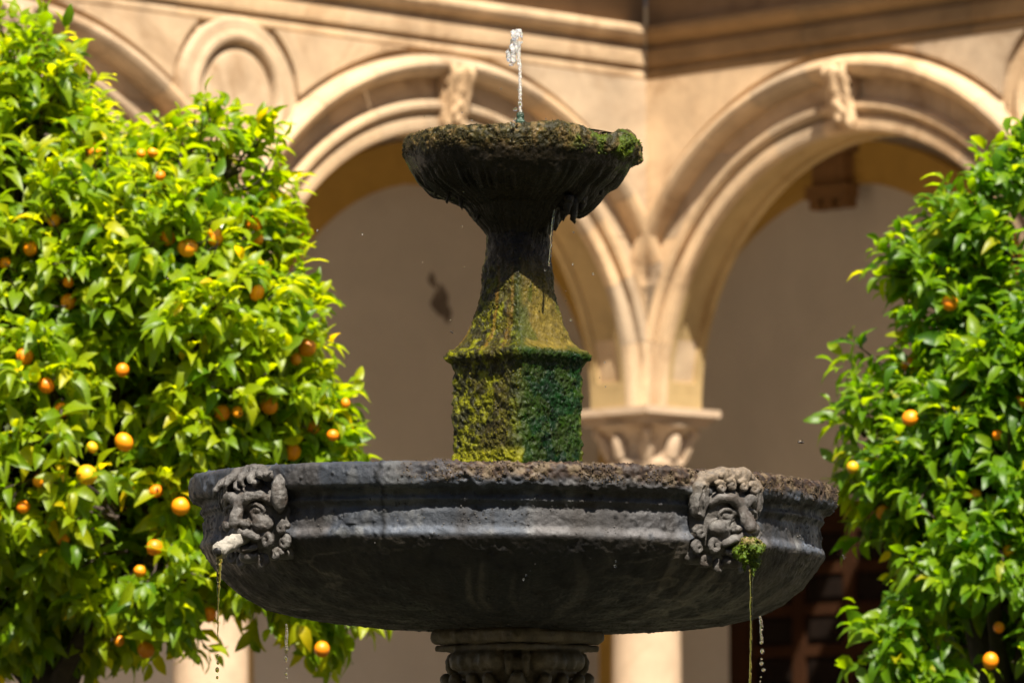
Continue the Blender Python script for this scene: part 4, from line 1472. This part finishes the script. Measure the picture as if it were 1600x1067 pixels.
def stream(name, pts_px, rad_px, dY, mat, label, drops=(), seed=1):
    rg = random.Random(seed)
    b = MB()
    if pts_px:
        P = np.array([at(x, y, dY) for x, y in pts_px])
        n = 46
        tt = np.linspace(0, len(P) - 1, n)
        P = np.stack([np.interp(tt, range(len(P)), P[:, k]) for k in range(3)], -1)
        rd = np.interp(tt, range(len(rad_px)), rad_px) * S * np.array([rg.uniform(0.75, 1.25) for _ in range(n)])
        P[:, 0] += np.array([rg.uniform(-0.5, 0.5) for _ in range(n)]) * S
        V, F = tube(P, rd, 8); b.add(V, F)
    for x, y, r in drops:
        V, F = blob_verts(at(x, y, dY), r * S, 0, rg.uniform(1, 1.5)); b.add(V, F)
    o = b.obj(name, mat, None, smooth=True)
    tag(o, label, 'water drip', 'strings of water dripping from the lower basin')
    return o


rgd = random.Random(9)
lm = place_local(np.array([(0, -0.092, 0.158)]), TH_L, 478 * S + 0.004, zm_l)[0] + FO
rm = place_local(np.array([(0, -0.12, 0.106)]), TH_R, 478 * S + 0.004, zm_r)[0] + FO
lx, ly = to_px(lm); rx, ry = to_px(rm)
print('spout px', lx, ly, rx, ry)
stream('water_drip', [(lx, ly - 4), (lx, ly + 20), (lx - 1, ly + 55), (lx - 2, ly + 90), (lx - 2, ly + 135)], [6, 4.2, 2.4, 1.2, 0.8], lm[1], M['algae_water'],
       'brown tapering drip under the lime-crusted pipe of the left mask',
       [(lx - 2, 1024, 1.9), (lx - 2, 1035, 2.2), (lx - 3, 1046, 3.0), (lx - 3, 1058, 2.0)], 1)
stream('water_drip', [(rx, ry - 6), (rx, ry + 25), (rx, ry + 90), (rx - 1, ry + 150), (rx - 2, 1080)], [3.2, 1.9, 1.7, 1.7, 1.6], rm[1], M['algae_water'],
       'thin olive strand of water under the mossy spout of the right mask', (), 2)
stream('water_drip', [(447, 974), (448, 990), (447, 1003), (448, 1012)], [1.6, 2.6, 2.0, 2.6], 13.5, M['water'], 'clear drops falling from the basin edge in front of the left tree',
       [(448, 1014, 3.2), (447, 1028, 3.0), (447, 1033, 1.8), (448, 1044, 1.6), (447, 1052, 2.3), (448, 1058, 1.8)], 3)
stream('water_drip', [(1188, 962), (1190, 978), (1189, 990), (1191, 1000)], [2.2, 2.8, 1.6, 2.4], 13.45, M['water'], 'clear drops falling from the basin edge in front of the wooden door',
       [(1190, 1003, 3.2), (1191, 1017, 3.2), (1190, 1029, 1.7), (1190, 1036, 3.6), (1193, 1046, 3.2), (1189, 1057, 1.5), (1188, 1064, 1.3)], 4)
o = stream('water_trickle', [(868, 328), (864, 345), (862, 365), (861, 385), (859, 405), (858, 416)], [2.0, 1.6, 1.8, 1.4, 1.5, 2.2], 13.38, M['water'],
           'thin trickle of water running off the notched upper basin', [(852, 422, 1.6), (870, 300, 1.0)], 5)
b = MB()
for x, y, r in [(806, 171, 3.2), (803, 172, 2.4), (809, 140, 1.5), (783, 139, 1.3), (737, 188, 1.8), (722, 176, 1.3), (804, 187, 2.5), (812, 164, 3.2), (813, 158, 2.2), (663, 182, 1.2), (775, 121, 1.2),
                (853, 186, 1.2), (895, 413, 2.0), (927, 428, 2.2), (892, 500, 2.2), (884, 470, 1.2), (884, 455, 1.1), (896, 363, 2.0), (945, 566, 1.4), (724, 300, 1.1), (725, 417, 1.3), (496, 360, 2.0),
                (566, 366, 1.8), (722, 354, 1.3), (946, 604, 1.4), (704, 500, 1.3), (818, 905, 2.0), (822, 898, 1.6), (961, 884, 2.4), (962, 876, 1.6), (262, 435, 1.6), (937, 590, 1.2), (660, 410, 1.1)]:
    V, F = blob_verts(at(x, y, 13.2 if y < 800 else 12.7), r * S * 0.8, 0, rgd.uniform(1, 1.4)); b.add(V, F)
o = b.obj('water_droplets', M['water'], None, smooth=True, kind='stuff')
tag(o, 'scattered clear droplets flying around the upper basin', 'water drops')

# ------------------------------------------------------------------ bees
def bee(x, y, Y, ang, sc, label):
    t = thing('bee', label, 'bee', at(x, y, Y), 0, 'bees flying round the fountain')
    t.rotation_euler = (0, ang, 0.4)
    b = MB()
    for cx, rx_, rz in ((-0.0045, 0.0048, 0.0026), (0.0015, 0.0028, 0.0028), (0.0052, 0.0018, 0.002)):
        V, F = blob_verts((0, 0, 0), 1.0)
        b.add(V * np.array((rx_, rz, rz)) * sc + np.array((cx * sc, 0, 0)), F)
    b.obj('body', M['bee'], t, smooth=True)
    for s in (-1, 1):
        w = MB()
        K = 8
        V = [(0.001 * sc + 0.0022 * sc * math.cos(2 * math.pi * k / K) - 0.001 * sc, s * (0.004 + 0.0045 * math.sin(2 * math.pi * k / K)) * sc, (0.0035 + 0.002 * math.sin(2 * math.pi * k / K)) * sc) for k in range(K)]
        w.add(V, [tuple(range(K))])
        w.obj('wing', M['wing'], t)


bee(706, 519, 13.0, 0.6, 0.62, 'tiny dark bee hovering left of the mossy shaft')
bee(1252, 691, 13.1, 0.0, 1.0, 'dark bee flying above the right end of the lower basin')
bee(1318, 871, 13.3, 1.2, 0.8, 'dark bee in flight between the basin and the right orange tree')

# ------------------------------------------------------------------ orange trees
def leaf_template(curl, fold, seed):
    st = [(0.0, 0.03), (0.12, 0.30), (0.38, 0.5), (0.68, 0.40), (0.9, 0.16), (1.0, 0.01)]
    V, F = [], []
    for t, w in st:
        zc_ = curl * (t * t) * -0.35 + 0.10 * math.sin(t * math.pi)
        wig = 0.03 * math.sin(7 * t + seed)
        V += [(t, -w * 0.47, zc_ + fold * w + wig), (t, 0, zc_), (t, w * 0.47, zc_ + fold * w - wig)]
    for i in range(len(st) - 1):
        a = i * 3
        F += [(a, a + 3, a + 4, a + 1), (a + 1, a + 4, a + 5, a + 2)]
    return np.array(V), np.array(F)


LT = [leaf_template(0.5, 0.22, 0), leaf_template(1.1, 0.30, 1), leaf_template(0.2, 0.12, 2), leaf_template(1.6, 0.2, 3)]
ov, of = blob_verts((0, 0, 0), 1.0, 0, 0.94, 20, 14)
OM = mesh('orange', ov, of, M['orange'], True)
bl = MB()
for k in range(5):
    a = k * 2 * math.pi / 5
    ca, sa = math.cos(a), math.sin(a)
    bl.add([(0, 0, 0), (0.012 * ca - 0.006 * sa, 0.012 * sa + 0.006 * ca, 0.006), (0.021 * ca, 0.021 * sa, 0.004), (0.012 * ca + 0.006 * sa, 0.012 * sa - 0.006 * ca, 0.006)], [(0, 3, 2, 1)])
V, F = blob_verts((0, 0, 0.006), 0.004); bl.add(V, F)
BLM = bl.mesh('blossom', M['blossom'], True)



def orange_tree(label, lobes, Y0, oranges, blossoms, trunk_px, nshoot, seed, gain, thr, gap):
    rg = np.random.default_rng(seed)
    sc = (at(801, 600, Y0) - at(800, 600, Y0))[0]
    base = at(trunk_px, 600, Y0); base[2] = 0
    root = thing('orange_tree', label, 'tree', base, 0, 'orange trees in the courtyard')
    C = np.array([at(x, y, Y0 + dy) for x, y, r, dy in lobes]); Rr = np.array([(r - (gap if r > 70 else gap * 0.45)) * sc for _, _, r, _ in lobes])
    vol = Rr ** 2
    # shoots near the lobes' surfaces
    n = nshoot
    li = rg.choice(len(lobes), n * 6, p=vol / vol.sum())
    d = rg.normal(size=(n * 6, 3)); d /= np.linalg.norm(d, axis=1)[:, None]
    f = 1.0 - np.abs(rg.normal(0, 0.16, n * 6)) - 0.10 * rg.random(n * 6)
    P = C[li] + d * (Rr[li] * f)[:, None]
    dep = (1 - np.linalg.norm(P[:, None] - C[None], axis=2) / Rr[None]).max(1)
    clump = fbm(P * 3.4, 3, seed)
    ok = (dep < 0.42) & (clump > thr + 0.08 * rg.random(len(P)))
    P, d, dep = P[ok][:n], d[ok][:n], dep[ok][:n]
    n = len(P)
    cen = C.mean(0)
    out = d * 0.8 + (P - cen) / np.linalg.norm(P - cen, axis=1)[:, None] * 0.4
    sdir = out + np.array((0, 0, 0.25)) + rg.normal(0, 0.38, (n, 3))
    sdir /= np.linalg.norm(sdir, axis=1)[:, None]
    lmat = leaf_mat('citrus_leaf', False, gain)
    LM = [mesh('leaf', V, F, lmat, True) for V, F in LT]
    LP, LD, LN, LL, LC = [], [], [], [], []
    shade = rg.random(n)
    for k in range(9):
        t = k / 8
        keep = rg.random(n) < 0.86
        ref = np.cross(sdir, np.array((0.2, 0.3, 0.93))); ref /= np.linalg.norm(ref, axis=1)[:, None]
        b2 = np.cross(sdir, ref)
        a = k * 2.4 + rg.uniform(-0.4, 0.4, n) + shade * 6
        rad = ref * np.cos(a)[:, None] + b2 * np.sin(a)[:, None]
        p_ = P + sdir * (0.02 + 0.13 * t) + rad * 0.006
        ld = rad * (1.0 - 0.45 * t) + sdir * (0.35 + 0.7 * t) + np.array((0, 0, -0.26)) + rg.normal(0, 0.22, (n, 3))
        ld /= np.linalg.norm(ld, axis=1)[:, None]
        nn = sdir * 0.7 + np.array((0, -0.15, 0.75)) + rg.normal(0, 0.30, (n, 3))
        nn -= (nn * ld).sum(1)[:, None] * ld
        nn /= np.linalg.norm(nn, axis=1)[:, None] + 1e-9
        LP.append(p_[keep]); LD.append(ld[keep]); LN.append(nn[keep])
        LL.append(((0.045 + 0.058 * rg.random(n) ** 0.8) * (0.8 + 0.3 * math.sin(math.pi * min(1, t + 0.2))))[keep])
        LC.append(np.clip(shade * 0.55 + 0.45 * rg.random(n) * (0.6 + 0.6 * t), 0, 1)[keep])
    LP, LD, LN, LL, LC = map(np.concatenate, (LP, LD, LN, LL, LC))
    # fruit sits just inside the leaf surface
    OP = []
    for x, y, r, s_in in oranges:
        best = None
        ray = np.array([at(x, y, Y0 - 1.6), at(x, y, Y0 + 0.6)])
        for t in np.linspace(0, 1, 120):
            q = ray[0] * (1 - t) + ray[1] * t
            if (np.linalg.norm(q - C, axis=1) < Rr * 0.97).any():
                best = q + np.array((0, s_in * 0.8 - 0.06, 0)); break
        if best is None:
            best = at(x, y, Y0 - 0.2)
        OP.append((best, r))
    px, py = to_px(LP + LD * (LL * 0.5)[:, None])
    drop = np.zeros(len(LP), bool)
    for (q, r), (x, y, _, _) in zip(OP, oranges):
        near = (np.hypot(px - x, py - y) < 20 + 10 * rg.random(len(px))) & (LP[:, 1] < q[1] + 0.02)
        drop |= near & (rg.random(len(px)) < 0.90)
    k_ = ~drop
    LP, LD, LN, LL, LC, px, py = LP[k_], LD[k_], LN[k_], LL[k_], LC[k_], px[k_], py[k_]
    # the 300 that show largest become leaves of their own
    W = np.cross(LN, LD)
    view = LP - np.array((0, 0, CAMZ)); view /= np.linalg.norm(view, axis=1)[:, None]
    area = LL ** 2 * np.abs((LN * view).sum(1))
    inside = (px > -10) & (px < 1610) & (py > -10) & (py < 1077)
    cell = (np.floor(px / 18).astype(int) * 1000 + np.floor(py / 18).astype(int))
    front = np.zeros(len(LP), bool)
    order = np.argsort(LP[:, 1])
    seen = set()
    for i in order:
        if inside[i] and cell[i] not in seen:
            seen.add(cell[i]); front[i] = True
    # leave out those that the basin hides
    hid = (px > 320) & (px < 1285) & (py > 720) & (py < 985)
    cand = np.where(front & ~hid)[0]
    pick = cand[np.argsort(-area[cand])][:300]
    single = np.zeros(len(LP), bool); single[pick] = True
    for i in pick:
        ti = int(rg.integers(0, 4))
        o = link('leaf', LM[ti], root)
        mt = Matrix((tuple(LD[i]), tuple(W[i]), tuple(LN[i]))).transposed().to_4x4()
        o.matrix_local = Matrix.Translation(Vector(LP[i] - base)) @ mt @ Matrix.Scale(float(LL[i]), 4)
    # the rest
    rest = ~single
    LPm, LDm, Wm, LNm, LLm, LCm = LP[rest] - base, LD[rest], W[rest], LN[rest], LL[rest], LC[rest]
    ty = rg.integers(0, 4, len(LPm))
    VV, FF, CC, off = [], [], [], 0
    stops = np.array([s[0] for s in LEAF_STOPS]); scol = np.array([s[1] for s in LEAF_STOPS])
    cc3 = np.stack([np.interp(LCm, stops, scol[:, k]) for k in range(3)], -1) * np.array(gain)
    for k in range(4):
        s = ty == k
        T = LT[k][0]
        q = LPm[s][:, None] + LLm[s][:, None, None] * (T[None, :, 0:1] * LDm[s][:, None] + T[None, :, 1:2] * Wm[s][:, None] + T[None, :, 2:3] * LNm[s][:, None])
        nT = len(T)
        fq = LT[k][1][None] + (off + nT * np.arange(s.sum()))[:, None, None]
        VV.append(q.reshape(-1, 3)); FF.append(fq.reshape(-1, 4)); CC.append(np.repeat(cc3[s], nT, axis=0))
        off += nT * int(s.sum())
    obj('foliage', np.concatenate(VV), np.concatenate(FF), M['leaf_mass'], root, True, np.concatenate(CC), kind='stuff')
    # fruit and blossom
    for q, r in OP:
        o = link('orange', OM, root)
        o.location = q - base
        k_s = r * sc * 0.9
        o.scale = (k_s, k_s * rg.uniform(0.93, 1.07), k_s * rg.uniform(0.88, 1.04))
        o.rotation_euler = tuple(rg.uniform(0, 6, 3))
    for x, y in blossoms:
        ray = np.array([at(x, y, Y0 - 1.6), at(x, y, Y0 + 0.6)])
        for t in np.linspace(0, 1, 120):
            q = ray[0] * (1 - t) + ray[1] * t
            if (np.linalg.norm(q - C, axis=1) < Rr * 1.02).any():
                break
        o = link('blossom', BLM, root); o.location = q - base
        o.rotation_euler = (1.2, rg.uniform(-0.4, 0.4), rg.uniform(-0.4, 0.4)); o.scale = (0.62,) * 3
    # trunk, limbs and twigs
    top = np.array((cen[0], cen[1], C[:, 2].min()))
    pts = np.array([(0, 0, 0.0), (0.02, 0.01, 0.6), (0.0, 0.03, 1.3), (0.5 * (top - base)[0], 0.3 * (top - base)[1], max(1.7, top[2] - 0.3)), top - base + np.array((0, 0, 0.3))])
    V, F = tube(pts, (0.115, 0.09, 0.08, 0.075, 0.055), 12)
    obj('trunk', V, F, M['bark'], root)
    fork = pts[3]
    for c_, r_ in zip(C, Rr):
        if r_ < 0.22:
            continue
        e = c_ - base
        mid = (fork * 0.45 + e * 0.55) + rg.normal(0, 0.08, 3)
        V, F = tube([fork, mid, e, e + rg.normal(0, 0.3, 3) * r_ + np.array((0, -0.3 * r_, 0.35 * r_))], (0.036, 0.024, 0.016, 0.006), 8)
        obj('limb', V, F, M['bark'], root)
    b = MB()
    for i in range(0, n, 2):
        src = C[np.argmin(np.linalg.norm(C - P[i], axis=1))]
        st_ = P[i] + (src - P[i]) * 0.42
        V, F = tube(np.array([st_, (st_ + P[i]) / 2 + rg.normal(0, 0.025, 3), P[i], P[i] + sdir[i] * 0.13]) - base, (0.008, 0.006, 0.004, 0.002), 4, False)
        b.add(V, F)
    b.obj('twigs', M['bark'], root, kind='stuff')
    print(label, 'leaves', len(LP), 'shoots', n)
    return root


LOB_L = [(15, 170, 122, 0.1), (25, 365, 220, 0.15), (215, 420, 225, 0.0), (320, 310, 125, 0.15), (300, 560, 200, -0.1), (110, 680, 280, 0.0), (372, 735, 170, 0.1), (470, 885, 115, 0.1), (255, 855, 150, -0.15),
         (20, 880, 145, 0.0), (130, 915, 110, 0.1), (60, 560, 250, 0.1), (360, 440, 108, 0.1), (455, 665, 84, 0.0), (545, 945, 55, 0.1), (-200, 500, 330, 0.4), (-180, 760, 220, 0.3), (100, 500, 330, 1.0), (250, 690, 270, 0.9)]
OR_L = [(50, 391, 14, 0), (108, 443, 10, 0.03), (295, 390, 17, 0), (336, 372, 17, 0.04), (398, 355, 16, 0), (403, 461, 14, 0), (480, 543, 16, 0), (463, 563, 11, 0.02), (40, 558, 16, 0.03), (73, 603, 14, 0.05),
        (138, 744, 18, 0), (284, 793, 16, 0), (422, 637, 15, 0), (458, 708, 15, 0), (488, 668, 13, 0.05), (243, 857, 14, 0), (38, 793, 12, 0.02), (192, 579, 12, 0.05), (148, 240, 15, 0.02), (520, 680, 10, 0.04),
        (372, 645, 10, 0.03), (347, 645, 14, 0.08), (195, 692, 17, 0.03), (146, 700, 10, 0.02), (503, 1014, 14, 0.04), (228, 1015, 15, 0.02), (245, 768, 12, 0.03), (108, 472, 14, 0.06), (220, 893, 11, 0.03),
        (326, 960, 13, 0.02), (62, 752, 11, 0.04), (262, 372, 14, 0.07), (85, 345, 12, 0.08), (240, 242, 9, 0.02), (222, 243, 8, 0.02), (252, 278, 9, 0.02), (186, 1001, 10, 0.03), (8, 412, 11, 0.05),
        (95, 640, 13, 0.09), (540, 630, 9, 0.06), (404, 377, 10, 0.02), (98, 842, 12, 0.07)]
BL_L = [(48, 412), (242, 487), (344, 352), (12, 668)]
orange_tree('broad orange tree full of fruit to the left of the fountain', LOB_L, 18.0, OR_L, BL_L, -30, 6400, 101, (1.38, 1.18, 0.35), 0.37, 28)
LOB_R = [(1690, 470, 165, 0.1), (1640, 610, 165, 0.0), (1585, 740, 165, 0.0), (1500, 660, 75, 0.1), (1400, 570, 42, 0.15), (1445, 570, 45, 0.2), (1455, 435, 40, 0.15), (1495, 490, 58, 0.1), (1535, 370, 50, 0.1),
         (1365, 690, 44, 0.1), (1415, 740, 58, 0.1), (1390, 800, 42, 0.1), (1535, 905, 145, -0.1), (1340, 920, 42, 0.0), (1410, 890, 62, 0.0), (1340, 1030, 42, -0.1), (1430, 1025, 95, -0.1), (1600, 1060, 200, 0.0),
         (1598, 300, 40, 0.1), (1500, 580, 55, 0.0), (1820, 660, 330, 0.4), (1780, 900, 330, 0.3), (1660, 780, 260, 1.0)]
OR_R = [(1482, 476, 15, 0), (1422, 653, 15, 0), (1545, 1033, 15, 0), (1523, 775, 12, 0.06), (1500, 607, 14, 0.05), (1592, 630, 12, 0.05), (1420, 568, 13, 0.10), (1560, 980, 10, 0.05), (1380, 800, 13, 0.08), (1332, 730, 11, 0.06),
        (1558, 680, 9, 0.06), (1575, 860, 11, 0.08)]
BL_R = [(1512, 640)]
orange_tree('glossy orange tree with few fruit to the right of the fountain', LOB_R, 18.3, OR_R, BL_R, 1640, 4500, 202, (0.80, 0.90, 0.5), 0.455, 14)
